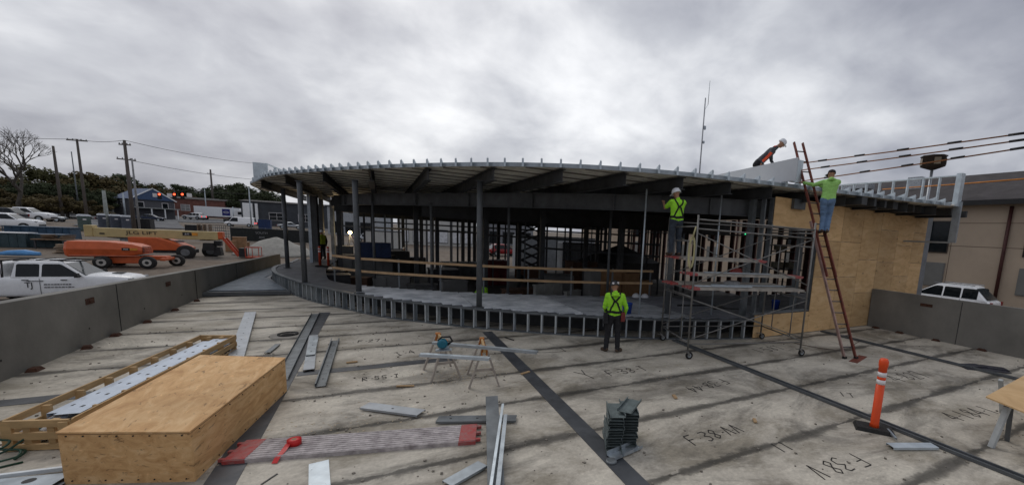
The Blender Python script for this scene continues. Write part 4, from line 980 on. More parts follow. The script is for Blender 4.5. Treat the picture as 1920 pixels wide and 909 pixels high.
# 3 on the ladder
def ladP(z): return lb+LV*((z)/LV.z)
zf=3.28; p=ladP(zf); yaw=math.atan2(p.y,p.x)-rad(90)
off=Vector((-.20,-.28,0)); base=Vector((p.x,p.y,0))+Vector((-.13,-.20,0)); base.z=zf
o=person('worker standing on the ladder reaching left to the roof, lime hoodie, blue jeans, dark cap',base,yaw+rad(12),joints(pelvis=(.02,.02,.93),chest=(.05,.05,1.33),neck=(.05,.08,1.47),head=(.06,.13,1.60),shL=(-.12,.09,1.38),shR=(.22,.04,1.38),elL=(-.33,.25,1.33),wrL=(-.56,.40,1.40),elR=(.02,.30,1.26),wrR=(-.20,.47,1.37),hipL=(-.07,.02,.9),hipR=(.11,.02,.9),knL=(-.03,.10,.49),knR=(.12,.12,.5),anL=(-.05,.02,.10),anR=(.09,.02,.10),toL=(-.06,.17,.05),toR=(.09,.17,.05),face=(-.5,.85,.1),noface=1),
 dict(torso=mat('pale lime hoodie',(.33,.62,.17),.85,0,.1,6,.25),leg=mat('blue jeans',(.13,.21,.34),.9,0,.2,8,.2),boot=boot,hat=mat('dark knit cap',(.03,.025,.03),.9),cap=1),1.0)
MB().tube([(-.06,0,1.43),(.05,-.06,1.46),(.16,0,1.43)],[.03,.05,.03],8).build('hood',bpy.data.materials['pale lime hoodie'],o)
# 4 kneeling on the roof
p=Q(1432,316,12.9); p=Vector((p.x,p.y,4.66))
jk=mat('grey jacket',(.07,.075,.085),.85,0,.25,7,.25)
person('worker bending over on the roof behind the pale panel, grey jacket with orange, white helmet',p,rad(-128),joints(pelvis=(0,-.18,.80),chest=(0,.16,1.14),neck=(0,.32,1.28),head=(0,.46,1.40),shL=(-.18,.19,1.18),shR=(.18,.19,1.18),elL=(-.26,.26,.92),wrL=(-.22,.38,.70),elR=(.27,.06,.95),wrR=(.22,-.10,.76),hipL=(-.1,-.12,.70),hipR=(.1,-.12,.70),knL=(-.16,.18,.42),knR=(.14,.1,.40),anL=(-.15,-.05,.095),anR=(.15,-.15,.095),toL=(-.16,.1,.045),toR=(.16,0.02,.045),face=(0,.75,-.7),hup=(0,.62,.75)),
 dict(torso=jk,arm=jk,leg=blackc,boot=boot,hat=wh,straps=[('orange_sleeve_band',[(.36,.12,1.08),(.34,.02,.95),(.25,-.1,.80)],.085,orm),('orange_collar',[(-.1,.28,1.34),(0,.2,1.36),(.1,.28,1.34)],.06,orm)]),1.0)
# distant workers inside
vest=mat('yellow vest',(.34,.42,.03),.8)
for u,v,zz_,lab in ((603,492,.6,'distant worker in yellow vest standing beyond the two orange posts inside'),(758,500,-.5,'distant worker in yellow vest deep inside the pavilion behind the railing')):
    q=Q(u,v,1)-CC; k=(zz_-HC)/q.z if zz_>0 else 30; p=CC+q*k; p.z=zz_
    if zz_>0: p=YX(u,24,.6)
    else: p=YX(u,30,-.5)
    person(lab,p,rad(40),joints(noface=1),dict(torso=vest,arm=blackc,leg=blackc,boot=boot,hat=wh),.98,vox=.02)
p=YX(906,15.9,-.5); person('worker crouching low behind the railing by the tall column, only a lime back showing',p,rad(30),joints(pelvis=(0,-.15,.62),chest=(0,.0,.98),neck=(0,.1,1.10),head=(0,.2,1.18),shL=(-.18,.02,1.02),shR=(.18,.02,1.02),elL=(-.26,.2,.8),wrL=(-.2,.4,.7),elR=(.26,.2,.8),wrR=(.2,.4,.7),hipL=(-.1,-.15,.6),hipR=(.1,-.15,.6),knL=(-.14,.2,.5),knR=(.14,.2,.5),anL=(-.14,0,.095),anR=(.14,0,.095),toL=(-.14,.15,.045),toR=(.14,.15,.045),noface=1),dict(torso=lime(),leg=blackc,boot=boot,hat=blk()),1.0)
# ================================================================= VEHICLES
tail=mat('lit red tail light',(.5,.01,.01),.3,0,0,1,0,emit=(1,.03,.03),es=1.4); headl=mat('headlight glass',(.5,.52,.55),.15,0,.1,5,0); trimb=mat('black trim',(.015,.015,.016),.6,0,.2,5,0)
def body_sec(x,zl,zb,zt,w):
    h=w/2; return [(x,-h*.88,zl),(x,-h*.98,zl+.12),(x,-h,(zl+zb)/2),(x,-h*.97,zb),(x,-h*.86,zt),(x,h*.86,zt),(x,h*.97,zb),(x,h,(zl+zb)/2),(x,h*.98,zl+.12),(x,h*.88,zl)]
def car(name,label,loc,rz,paint,kind='sedan',group=None,detail=2,taillit=False,s=1):
    t=thing(name,label,{'pickup':'pickup truck','suv':'suv','sedan':'car','van':'van'}[kind],loc,rz,group)
    L_,wd,hh={'pickup':(5.9,2.05,2.0),'suv':(4.9,1.95,1.76),'sedan':(4.6,1.82,1.46),'van':(5.4,2.0,2.1)}[kind]; F=L_/2
    zb={'pickup':1.24,'suv':1.02,'sedan':.86,'van':1.05}[kind]; ht={'pickup':1.40,'suv':1.1,'sedan':.96,'van':1.15}[kind]
    st=[(-F,.5,zb-.12,zb-.05,wd*.9),(-F+.12,.38,zb-.02,zb+.03,wd*.97),(-F+.7,.32,zb,zb+.05,wd),(0,.3,zb,zb+.04,wd),(F-1.6,.32,zb,ht,wd),(F-.8,.32,zb-.05,ht-.03,wd*.98),(F-.22,.36,zb-.14,ht-.10,wd*.92),(F-.04,.42,zb-.32,ht-.24,wd*.80),(F,.5,zb-.45,ht-.42,wd*.72)]
    b=MB().loft([[Vector(p) for p in body_sec(*q)] for q in st],True); bo=b.build('body',paint,t); sm_=bo.modifiers.new('s','SUBSURF'); sm_.levels=sm_.render_levels=2 if detail>1 else 1
    # greenhouse
    if kind=='pickup': cs=[(-F+1.95,-F+2.08),(-F+2.9,-F+2.95),(F-2.55,F-2.5),(F-2.35,F-1.52)]
    gx={'pickup':(-.95,-.82,.62,1.48),'suv':(-F+.14,-F+.85,.15,1.30),'sedan':(-F+.85,-F+1.5,.35,1.18),'van':(-F+.05,-F+.15,1.2,1.9)}[kind]
    xb0,xt0,xt1,xb1=gx; wb=wd*.94; wt=wd*.76; z0=zb+.0; z1=hh-.05
    def hw(z): return wb/2+(wt/2-wb/2)*(z-z0)/(z1-z0)
    def ring(x0,x1,w_,z,c=.10): return [Vector(p) for p in ((x0,-w_+c,z),(x0+c*.6,-w_,z),(x1-c*.6,-w_,z),(x1,-w_+c,z),(x1,w_-c,z),(x1-c*.6,w_,z),(x0+c*.6,w_,z),(x0,w_-c,z))]
    secs=[]
    for k in range(7):
        f=k/6; z=z0-.06+(z1-z0+.06)*f; secs.append(ring(xb0+(xt0-xb0)*f,xb1+(xt1-xb1)*f,hw(max(z,z0)),z))
    secs.append(ring(xt0+.08,xt1-.1,wt/2-.07,z1+.045,.12)); secs.append(ring(xt0+.35,xt1-.35,wt/2-.3,z1+.065,.12))
    MB().loft(secs,True).build('cabin',paint,t,.01)
    mids={'pickup':(-.02,),'suv':(-F+1.35,-.25),'sedan':(-.35,),'van':(.2,)}[kind]
    H=z1-z0
    for sy in (-1,1):
        zb_=z0+.05; zt_=z1-.085
        xs_=[xb0+(xt0-xb0)*.5+.14]+list(mids)+[None]
        for i in range(len(xs_)-1):
            xa=xs_[i]+(.04 if i else 0); last=xs_[i+1] is None
            def xr(z): return (xb1+(xt1-xb1)*(z-z0)/H-.13) if last else xs_[i+1]-.03
            if kind=='van' and i==0: continue
            pl=[(xa,zb_),(xr(zb_),zb_),(xr(zt_-.03),zt_-.03),(xr(zt_)-.06,zt_),(xa+.06,zt_),(xa+.01,zt_-.05)]
            m_=MB(); o_=m_.pts([(x,sy*(hw(z)+.006),z) for x,z in pl]); i_=m_.pts([(x,sy*(hw(z)-.01),z) for x,z in pl]); m_.f(o_); m_.f(i_[::-1])
            for q in range(len(pl)): m_.f([o_[q],o_[(q+1)%len(pl)],i_[(q+1)%len(pl)],i_[q]])
            m_.build('side_window',glass(),t)
    for xb,xt,nm,dx in ((xb1,xt1,'windshield',.012),(xb0,xt0,'rear_window',-.012)):
        a0,a1=.1,.92; P=[]
        for f_ in (a0,a1):
            x=xb+(xt-xb)*f_+dx; w_=hw(z0+H*f_)-.13; P+=[(x,-w_,z0+H*f_),(x,w_,z0+H*f_)]
        m_=MB(); m_.hexa([P[0],P[1],(P[1][0]-dx*2,P[1][1],P[1][2]),(P[0][0]-dx*2,P[0][1],P[0][2]),P[2],P[3],(P[3][0]-dx*2,P[3][1],P[3][2]),(P[2][0]-dx*2,P[2][1],P[2][2])]); m_.build(nm,mat('windshield glass',(.03,.038,.042),.1,0,.2,3,0,spec=.6),t)
    for sy in (-1,1):
        if detail>1:
            MB().box((xb1-.28,sy*(wd/2+.12),zb+.12),(.12,.2,.2),tx=.8,ty=.9).bar((xb1-.3,sy*(wd/2-.06),zb+.06),(xb1-.28,sy*(wd/2+.08),zb+.1),.04,.04).build('mirror',trimb,t)
            for xm in mids:
                for q in (-.42,.75): MB().box((xm+q,sy*(wd/2+.012),zb-.1),(.2,.03,.035)).build('door_handle',trimb,t)
                MB().box((xm,sy*(wd/2+.001),zb*.6),(.012,.012,zb*.75)).build('door_seam',trimb,t)
    for x in (-F*.60,F*.64):
        for sy in (-1,1):
            r_=.40 if kind in('pickup','suv') else .33
            MB().lathe([(r_*1.18,-.01),(r_*1.18,.01)],(0,0,0),22,Matrix.Translation((x,sy*(wd/2-.02),r_+.02))@Matrix.Rotation(rad(90),4,'X')).build('wheel_arch',trimb,t)
            wl_=MB().wheel((x,sy*(wd/2-.08),r_),r_,.24).build('wheel',rub(),t)
            MB().disc((x,sy*(wd/2-.08),r_),r_*.6,.245).build('rim',galvl(),wl_)
    for sy in (-1,1):
        MB().box((F-.14,sy*wd*.36,ht-.30),(.16,.28,.16),tx=.7).build('headlight',headl,t)
        MB().box((-F+.03,sy*wd*.41,zb-.18),(.09,.15,.3)).build('tail_light',tail if taillit else mat('red tail lens',(.25,.01,.01),.3,0,0,1,0),t)
    MB().box((F-.03,0,.62),(.08,wd*.62,.22)).build('grille',trimb,t); MB().box((-F-.0,0,.52),(.10,wd*.85,.14)).build('bumper',mat('bumper grey',(.2,.2,.21),.5),t)
    return t
wp=white(); silver=mat('silver paint',(.35,.37,.39),.3,.4,.05,3,0); darkp=mat('dark car paint',(.02,.022,.028),.25,.1,.1,3,0); redp=mat('red car paint',(.22,.01,.012),.3,0,.1,3,0); bluep=mat('navy car paint',(.012,.02,.05),.3,0,.1,3,0)
t=car('pickup_truck','white crew-cab pickup with a black roof rack, parked just behind the left parapet wall',(-13.8,30.0,-1.6),0,wp,'pickup')
b=MB()
for sy in (-.62,.62): b.bar((-.9,sy,2.0),(1.0,sy,2.0),.05,.05).bar((1.0,sy,2.0),(1.35,sy*.9,2.02),.04,.05)
for x in (-.85,-.2,.45,1.3): b.bar((x,-.65,2.03),(x,.65,2.03),.04,.04)
b.bar((.2,-.64,2.03),(1.35,-.6,2.10),.03,.05)
for x in (-2.8,-1.15):
    for sy in (-.9,.9): b.bar((x,sy,1.1),(x,sy*.9,2.0),.05,.05)
    b.bar((x,-.85,2.0),(x,.85,2.0),.05,.06)
for sy in (-.82,.82): b.bar((-2.9,sy,2.02),(-1.0,sy,2.02),.05,.05)
b.build('roof_rack',trimb,t)
MB().box((-2.0,0,1.52),(1.7,1.84,.70)).build('tool_body',wp,t,.03); MB().box((-2.0,-.905,1.42),(1.5,.012,.03)).box((-1.17,-.905,1.4),(.03,.012,.55)).build('tool_body_seam',trimb,t)
MB().box((2.15,0,1.375),(.32,.5,.03)).build('hood_scoop',trimb,t)
lgm=mat('grey vinyl lettering',(.12,.12,.13),.6); 
text('TJ',.36,trimb,t,(-.35,-1.036,.90),(rad(90),0,0),.002,sx=.8); MB().box((-.15,-1.036,1.09),(.5,.004,.03)).build('logo_bar',trimb,t)
b=MB()
for z,x1 in ((.93,.95),(.80,.95)):
    x=.1
    while x<x1: w_=R.uniform(.05,.1); b.box((x+w_/2,-1.036,z),(w_,.003,R.uniform(.04,.06))); x+=w_+.02
b.build('door_lettering_marks',lgm,t)
p=Q(1820,545,23.9)
t=car('parked_suv','white SUV parked behind the right parapet wall in front of the beige building',(29.4,11.1,-.62),rad(92),wp,'suv')
MB().bar((-1.6,-.72,1.80),(.3,-.72,1.80),.04,.04).bar((-1.6,.72,1.80),(.3,.72,1.80),.04,.04).build('roof_rail',silver,t)
def carat(u,dep,rz,paint,kind,label,name='parked_car',grp=None,dz=0,**k):
    p=G(u,dep); return car(name,label,(p.x,p.y,p.z+dz),rad(rz),paint,kind,grp,1,**k)
gp='cars in the lot at the far left'
carat(52,62,-5,wp,'pickup','white pickup parked at the far left below the bare tree',grp=gp,dz=.3); carat(2,57,170,darkp,'suv','dark SUV at the left picture edge behind the white pickups',grp=gp,dz=.5)
carat(88,68,5,silver,'sedan','silver car just right of the far white pickup',grp=gp); carat(12,50,0,wp,'pickup','white pickup nose at the left edge in front of the dumpsters',grp=gp)
carat(218,78,10,darkp,'sedan','dark car behind the row of grey portable toilets'); carat(285,92,0,bluep,'sedan','navy car with a headlight on before the blue-roofed house')
carat(366,112,160,wp,'suv','white SUV with glowing tail lights on the road before the trailer',name='suv_on_road',taillit=True,dz=.2); carat(452,92,180,wp,'van','white van with a red light driving on the road below the semi tractor',name='van_on_road',taillit=True)
carat(545,90,0,silver,'sedan','silver car behind the left columns of the pavilion',dz=.3); carat(1125,62,20,darkp,'sedan','dark car with lit tail lights seen right of centre through the pavilion',taillit=True)
carat(1245,75,0,silver,'suv','silver SUV seen through the pavilion left of the scaffold'); carat(690,70,5,silver,'sedan','silver car seen through the pavilion between the left columns'); carat(945,60,10,redp,'suv','red SUV seen through the pavilion right of the tall column')
carat(715,74,0,darkp,'suv','dark SUV seen through the pavilion above the work light')
# ---- boom lift (orange)
og=mat('orange machine paint',(.50,.095,.025),.5,0,.16,2,.08); cream=mat('cream boom paint',(.46,.36,.17),.5,0,.12,2,.05)
t=thing('boom_lift','orange boom lift with black tyres parked in the dirt yard, nearest machine','boom lift',(-17.9,46.0,-1.5))
MB().loft([[Vector((x,-.95*k,z0)),Vector((x,-1.05*k,(z0+z1)/2)),Vector((x,-.8*k,z1)),Vector((x,.8*k,z1)),Vector((x,1.05*k,(z0+z1)/2)),Vector((x,.95*k,z0))] for x,z0,z1,k in ((-2.3,.95,1.9,.86),(-2.1,.85,2.0,1),(-.2,.9,2.02,1),(1.2,1.0,1.85,.95),(1.75,1.1,1.65,.85))],False).build('engine_hood',og,t,.06,2)
MB().box((-.2,-1.0,.97),(3.6,.06,.06)).build('lower_trim',mat('faded orange',(.55,.17,.10),.6),t)
MB().box((.35,0,.62),(2.6,1.5,.5),tx=.96).box((2.2,0,.78),(1.5,.9,.32),tx=.9).box((2.8,0,.7),(.3,1.9,.2)).build('chassis',og,t,.03)
MB().box((.9,-1.01,1.48),(.42,.02,.2)).build('logo_plate',trimb,t); MB().box((1.32,-1.005,1.48),(.4,.02,.18)).build('logo_plate',mat('orange decal',(.6,.25,.03),.5),t)
text('600S',.13,whr,t,(.9,-1.022,1.48),(rad(90),0,0))
for x,y in ((-.35,-1.1),(2.05,-1.1),(-.35,1.1),(3.0,1.1)):
    w_=MB().wheel((x,y,.48),.48,.36,n=26).build('wheel',rub(),t); MB().disc((x,y,.48),.27,.37).build('rim',mat('pale rim',(.42,.4,.37),.6),w_); MB().disc((x,y,.48),.12,.39).build('hub',trimb,w_)
for k in range(4): MB().box((1.95,-.75,1.28+k*.14),(.4,.3,.03)).build('step',trimb,t)
# ---- telescopic machine (cream boom)
t=thing('telehandler','telescopic lift with a long cream boom and orange hood behind the orange machine','boom lift',(-18.2,54,-1.38))
MB().box((0,-.0,2.25),(8.6,.75,.80),tx=1,ty=.9).build('boom',cream,t,.04); MB().box((-4.2,0,2.35),(.5,.9,1.0)).build('boom_tail',cream,t,.04); MB().box((4.45,0,2.3),(.35,.72,.7)).build('boom_head',og,t,.03)
MB().bar((-3.2,-.0,1.9),(1.5,0,1.3),.2,.2).bar((-2.4,-.2,1.62),(1.8,-.2,1.62),.12,.16).build('lift_cylinder',gald(),t)
MB().loft([[Vector((x,-1.1,.8)),Vector((x,-1.1,z)),Vector((x,1.1,z)),Vector((x,1.1,.8))] for x,z in ((-1.6,1.95),(.2,1.95),(1.2,1.6),(2.2,1.05))]).build('engine_hood',og,t,.05)
MB().box((-.2,0,.7),(5.4,1.6,.35)).build('chassis',steeld(),t)
text('JLG LIFT',.42,trimb,t,(-.9,-.40,2.3),(rad(90),0,0),sx=1.35); MB().box((2.1,-.385,2.35),(.62,.02,.3)).build('logo_plate',trimb,t); MB().box((2.65,-.385,2.35),(.4,.02,.28)).build('logo_plate',mat('orange decal',(.6,.25,.03),.5),t); text('JLG',.2,whr,t,(2.1,-.40,2.35),(rad(90),0,0))
MB().box((-3.4,-.385,2.15),(.3,.02,.12)).build('boom_slot',trimb,t)
for x,y in ((2.15,-1.15),(3.3,1.1),(-2.4,-1.15),(-2.4,1.1)):
    w_=MB().wheel((x,y,.66),.66,.45,n=26).build('wheel',rub(),t); MB().disc((x,y,.66),.33,.46).build('rim',gald(),w_)
MB().box((3.6,-.3,1.2),(.9,.8,.7),tx=.8).box((4.2,-.2,.75),(.6,.8,.8),tx=.7).box((4.15,.1,1.5),(.5,.6,.5)).build('knuckle',trimb,t)
MB().bar((4.55,-.2,2.15),(5.7,-.2,.3),.16,.22).bar((4.75,.25,2.05),(5.8,.25,.3),.14,.18).build('jib',mat('red orange jib paint',(.42,.055,.02),.5),t)
MB().box((6.0,0,.65),(.5,.7,.9)).build('rotator',trimb,t)
b=MB()
for z in (.25,1.2):
    for a,c in (((6.3,-.6,z),(7.35,-.6,z)),((6.3,.6,z),(7.35,.6,z)),((6.3,-.6,z),(6.3,.6,z)),((7.35,-.6,z),(7.35,.6,z))): b.bar(a,c,.06,.06)
for x,y in ((6.3,-.6),(7.35,-.6),(6.3,.6),(7.35,.6),(6.85,-.6)): b.bar((x,y,.2),(x,y,1.2),.05,.05)
b.box((6.82,0,.2),(1.05,1.2,.1)); b.build('basket',mat('red orange jib paint',(.42,.055,.02),.5),t)
# gravel pile, small yard items
p=G(516,45); b=MB(); rg_n=[]
for j in range(14):
    rr=3.3*(1-j/13.0); h=2.0*(1-(rr/3.3)**1.35)
    rg_n.append([Vector((rr*1.15*math.cos(k*.2618)*(1+.10*noise.noise((k*.4,j*.3,0))),rr*math.sin(k*.2618),h-.05+.10*noise.noise((k*.7,j*.5,3)))) for k in range(24)])
b.loft(rg_n,True); pile=b.build('gravel_pile',mat('pale gravel',(.30,.29,.26),.95,0,.18,3,.6)); pile.location=p; tag(pile,'pale grey gravel heap at the end of the left parapet wall','gravel pile')
# toilets and bins
def toilet(p,label,c,rz,grp,s=1):
    t=thing('portable_toilet',label,'portable toilet',p,rz,grp)
    MB().box((0,0,1.0),(1.15,1.15,1.98),ty=.96,tx=.96).build('cabin',c,t,.03); MB().loft([[Vector((x,-.62,1.98)),Vector((x,-.5,2.1+h)),Vector((x,.5,2.1+h)),Vector((x,.62,1.98))] for x,h in ((-.62,0),(-.4,.12),(.4,.12),(.62,0))]).build('roof',mat('translucent white plastic',(.50,.52,.55),.4),t)
    MB().box((.0,-.575,1.0),(.75,.02,1.75)).build('door',c,t); MB().box((.02,-.595,1.55),(.3,.02,.16)).build('door_sign',whr,t); MB().box((.3,-.6,1.0),(.05,.04,.16)).build('handle',trimb,t); return t
gt=mat('slate grey plastic',(.07,.08,.105),.55); gg=mat('dull green plastic',(.07,.10,.09),.6)
for u,l in ((197,'left'),(219,'middle'),(240,'right')): toilet(G(u,60),l+' of the three grey portable toilets standing side by side',gt,rad(25),'grey portable toilets')
toilet(G(160,55),'dull green portable toilet standing apart, left of the three grey ones',gg,rad(25),None)
def crate(u,dep,size,m,label,name='crate',cat='crate',rz=0,dz=0,lid=None,grp=None,z=None):
    p=G(u,dep) if z is None else YX(u,dep,z); t=thing(name,label,cat,(p.x,p.y,p.z+dz),rad(rz),grp)
    a,b_,h=size; MB().box((0,0,h/2),(a,b_,h),tx=.97,ty=.97).build('box_body',m,t,.015)
    for k in range(int(a/.5)+1 if a>1.3 else 0): MB().box((-a/2+k*a/(int(a/.5)),-b_/2-.01,h/2),(.05,.04,h*.96)).build('rib',m,t)
    MB().box((0,0,h+.01),(a*1.03,b_*1.03,.05)).build('rim',lid or m,t); return t
dbl=mat('dumpster blue',(.02,.055,.10),.6,0,.3,2,.1); dgr=mat('dumpster teal',(.035,.06,.07),.7,0,.3,2,.1); brb=mat('brown box',(.20,.13,.08),.85,0,.2,3,.1); blb=mat('bright blue tarp',(.10,.30,.60),.5,0,.2,3,.4); dkb=mat('dark blue plastic',(.01,.03,.10),.5)
crate(66,38,(3.6,1.8,1.2),dgr,'teal dumpster full of scrap beside the tables at the far left','dumpster','dumpster',5,lid=dbl); crate(82,42,(4.4,1.9,1.5),dbl,'blue dumpster behind the teal one at the far left','dumpster','dumpster',0)
crate(25,37,(2.0,1.6,1.3),dgr,'dark equipment box at the left picture edge under a white cover','equipment box','equipment box',0,lid=wp); 
p=G(28,33); t=thing('tarp','bright blue tarp bundle lying on the dirt at the far left','tarp',p,rad(5)); MB().loft([[Vector((x,-.3*k,0)),Vector((x,-.2*k,.35*k)),Vector((x,.2*k,.38*k)),Vector((x,.3*k,0))] for x,k in ((-1.2,.4),(-.6,.9),(.3,1.1),(1.1,.6))],True).build('bundle',blb,t)
p=G(108,38); t=thing('work_table','low timber work table with scrap on it beside the dumpsters','table',p); MB().box((0,0,.85),(2.8,1.4,.08)).build('table_top',brb,t)
for x in (-1.2,1.2):
    for y in (-.6,.6): MB().box((x,y,.41),(.1,.1,.82)).build('leg',steeld(),t)
for i,(x,l) in enumerate(((-.6,'left pile of brown scrap boards on the work table'),(.6,'right pile of brown scrap boards on the work table'))):
    t=thing('scrap_pile',l,'scrap pile',(p.x+x,p.y,p.z+.9),.3*i,'scrap piles on the table'); b=MB()
    for k in range(7): b.bar((R.uniform(-.5,-.3),R.uniform(-.4,.4),.04+k*.05),(R.uniform(.3,.5),R.uniform(-.4,.4),.05+k*.06),.16,.04)
    b.build('boards',brb,t)
p=G(145,36); t=thing('board_stack','stack of pale boards between the work table and the orange machine','board stack',p,.1); b=MB()
for k in range(9): b.bar((-1.4+R.uniform(-.2,.2),R.uniform(-.2,.2),.05+k*.09),(1.4+R.uniform(-.2,.2),R.uniform(-.2,.2),.05+k*.09),.5,.06)
b.build('boards',mat('pale boards',(.30,.22,.15),.85),t)
crate(268,62,(2.2,1.6,1.7),trimb,'black bin standing right of the grey portable toilets','bin','bin',0); crate(364,60,(1.5,1.4,1.5),trimb,'black bin left of the stacked brown pallets','bin','bin',0)
for i,(u,h) in enumerate(((384,1.9),(388,1.2))):
    p=G(u,58-i*3); t=thing('pallet_stack',('tall','short')[i]+' stack of brown pallets behind the cream boom','pallet stack',p,0,'pallet stacks in the yard'); b=MB(); k=0
    while k*.15<h: b.box((0,0,.08+k*.15),(1.35,1.1,.03)); [b.box((x,0,.02+k*.15),(.1,1.1,.09)) for x in (-.6,0,.6)]; k+=1
    b.build('pallets',brb,t)
gcg=mat('grey wire mesh frame',(.11,.11,.11),.7,.2)
for i,u in enumerate((408,420)):
    p=G(u,57); t=thing('mesh_gate',('left','right')[i]+' grey mesh gate panel behind the cream boom','mesh gate',p,0,'mesh gate panels'); b=MB()
    for k in range(9): b.box((-.9+k*.22,0,1.0),(.03,.03,2.0))
    for k in range(6): b.box((0,0,.05+k*.39),(1.8,.03,.05))
    b.build('mesh',gcg,t)
# brown cartons on the ground near the basket
for i,(u,d_,s_) in enumerate(((432,45,.9),(448,46,1.2),(458,47,.7))): crate(u,d_,(s_,s_,s_*1.3),mat('brown carton',(.26,.15,.08),.85),('first','second','third')[i]+' brown carton in the row behind the red basket','carton','carton',10*i,grp='cartons behind the basket')
# banner fence
p0=G(432,56); p1=G(600,60); t=thing('banner_fence','dark mesh-covered fence with faded white letters behind the gravel heap','fence',p0,math.atan2(p1.y-p0.y,p1.x-p0.x)); L_=(p1-p0).length
MB().box((L_/2,0,.95),(L_,.03,1.8)).build('dark_mesh',mat('black windscreen mesh',(.018,.02,.02),.9,0,.3,2,.3),t)
for k in range(9): MB().box((L_*k/8,.04,1.0),(.06,.06,2.0)).build('post',gald(),t)
MB().box((L_/2,.04,1.93),(L_,.05,.05)).build('top_rail',gald(),t)
fm=mat('faded banner letters',(.22,.22,.22),.8); text('SOUTH',.42,fm,t,(L_*.33,-.03,1.25),(rad(90),0,0)); text('808',.42,fm,t,(L_*.33,-.03,.62),(rad(90),0,0))
# ---- utility poles, signals, wires
pw_=mat('weathered pole timber',(.10,.085,.075),.9,0,.3,3,.3,stretch=(3,3,.3)); 
def upole(u,vt,dep,label,arm=None,r=.16,m=None,name='utility_pole',cat='utility pole'):
    p=G(u,dep); q=Q(u,vt,dep); H_=q.z-p.z; t=thing(name,label,cat,p); MB().tube([(0,0,-.3),(0,0,H_*.5),(0,0,H_)],[r*1.15,r,r*.75],10).build('pole',m or pw_,t)
    if arm:
        for (z,l,rz) in arm: a=Vector((math.cos(rad(rz)),math.sin(rad(rz)),0)); MB().bar(-a*l+Vector((0,0,H_-z)),a*l+Vector((0,0,H_-z)),.12,.14).build('crossarm',pw_,t); [MB().tube([a*l*k+Vector((0,0,H_-z)),a*l*k+Vector((0,0,H_-z+.25))],.06,6).build('insulator',mat('insulator',(.3,.3,.3),.4),t) for k in (-.9,-.4,.4,.9)]
    return Vector((p.x,p.y,p.z+H_))
T1=upole(166,266,62,'tall utility pole with one crossarm left of the grey toilets',[(.2,1.3,-20)]); T2=upole(252,268,58,'tallest utility pole with small arms beside the grey toilets',[(.6,.7,-20),(2.6,.9,10)],.2)
T3=upole(121,278,80,'dark leafless utility pole rising out of the brown trees',None,.22); T4=upole(404,320,150,'far small utility pole above the brick building trees',[(1.5,1.0,0)],.3); upole(153,288,85,'thin pale pole left of the pole with the crossarm',None,.10,gald()); upole(203,358,60,'short pale pole above the left grey toilet',None,.22,mat('pale post',(.28,.3,.28),.8))
upole(262,300,55,'thin grey metal street pole just right of the tallest utility pole',None,.11,mat('grey metal pole',(.22,.22,.22),.6)); upole(238,362,88,'thin pale post in front of the blue-roofed house',None,.15,galv()); upole(390,355,130,'thin pale light pole above the white trailer',None,.14,galv(),'light_pole','light pole'); upole(472,352,80,'thin pale light pole beside the semi tractor',None,.10,galv(),'light_pole','light pole'); upole(534,395,60,'short grey post beyond the leftmost pavilion column',None,.06,gald())
wm=mat('black power wire',(.02,.02,.022),.6)
def wire(a,c,sag,label,r=.03,m=None,name='power_line',cat='power line',grp='power lines over the yard'):
    pts=[a.lerp(c,k/16)-Vector((0,0,sag*4*(k/16)*(1-k/16))) for k in range(17)]; t=thing(name,label,cat,a,0,grp); MB().tube([p-a for p in pts],r,5).build('wire',m or wm,t)
wire(Q(-250,225,48),T1,.6,'upper power line coming in from the left edge to the crossarm pole'); wire(T1,T2,.3,'power line between the crossarm pole and the tallest pole'); wire(T2,Q(505,308,92),.6,'upper power line running from the tallest pole toward the pavilion roof'); wire(T2-Vector((0,0,2.6)),Q(560,340,95),.8,'lower power line running from the tallest pole toward the pavilion roof')
# signals
def signal(u,v,dep,label):
    p=Q(u,v,dep); t=thing('traffic_light',label,'traffic light',p,rad(20),'red traffic lights over the road'); MB().box((0,0,0),(.42,.25,1.1)).build('housing',trimb,t); MB().box((0,.14,0),(.62,.02,1.3)).build('backplate',trimb,t)
    MB().sphere((0,-.13,.34),.19,2,(1,.4,1)).build('red_lamp',mat('lit red signal',(.6,.02,.01),.3,0,0,1,0,emit=(1,.06,.02),es=6),t)
    for z in (0,-.34): MB().sphere((0,-.13,z),.13,1,(1,.3,1)).build('unlit_lamp',mat('unlit lamp',(.03,.03,.02),.3),t)
    MB().tube([(0,0,.5),(0,0,1.0)],.03,6).build('hanger',gald(),t)
for u,l in ((299,'left red traffic light, nearest the blue-roofed house'),(327,'middle red traffic light over the brick building'),(342,'right red traffic light over the brick building')): signal(u,367.5,85,l)
for u,l in ((291,'left'),(318,'middle'),(355,'right')): 
    p=Q(u,366,85); t=thing('street_sign',l+' small white sign hanging on the traffic light span wire','sign',p,rad(20),'white signs on the span wire'); MB().box((0,0,0),(.75,.03,.75)).build('sign_plate',whr,t)
wire(Q(262,352,84),Q(480,364,86),.2,'span wire carrying the red traffic lights',.04,name='span_wire',cat='wire',grp=None)
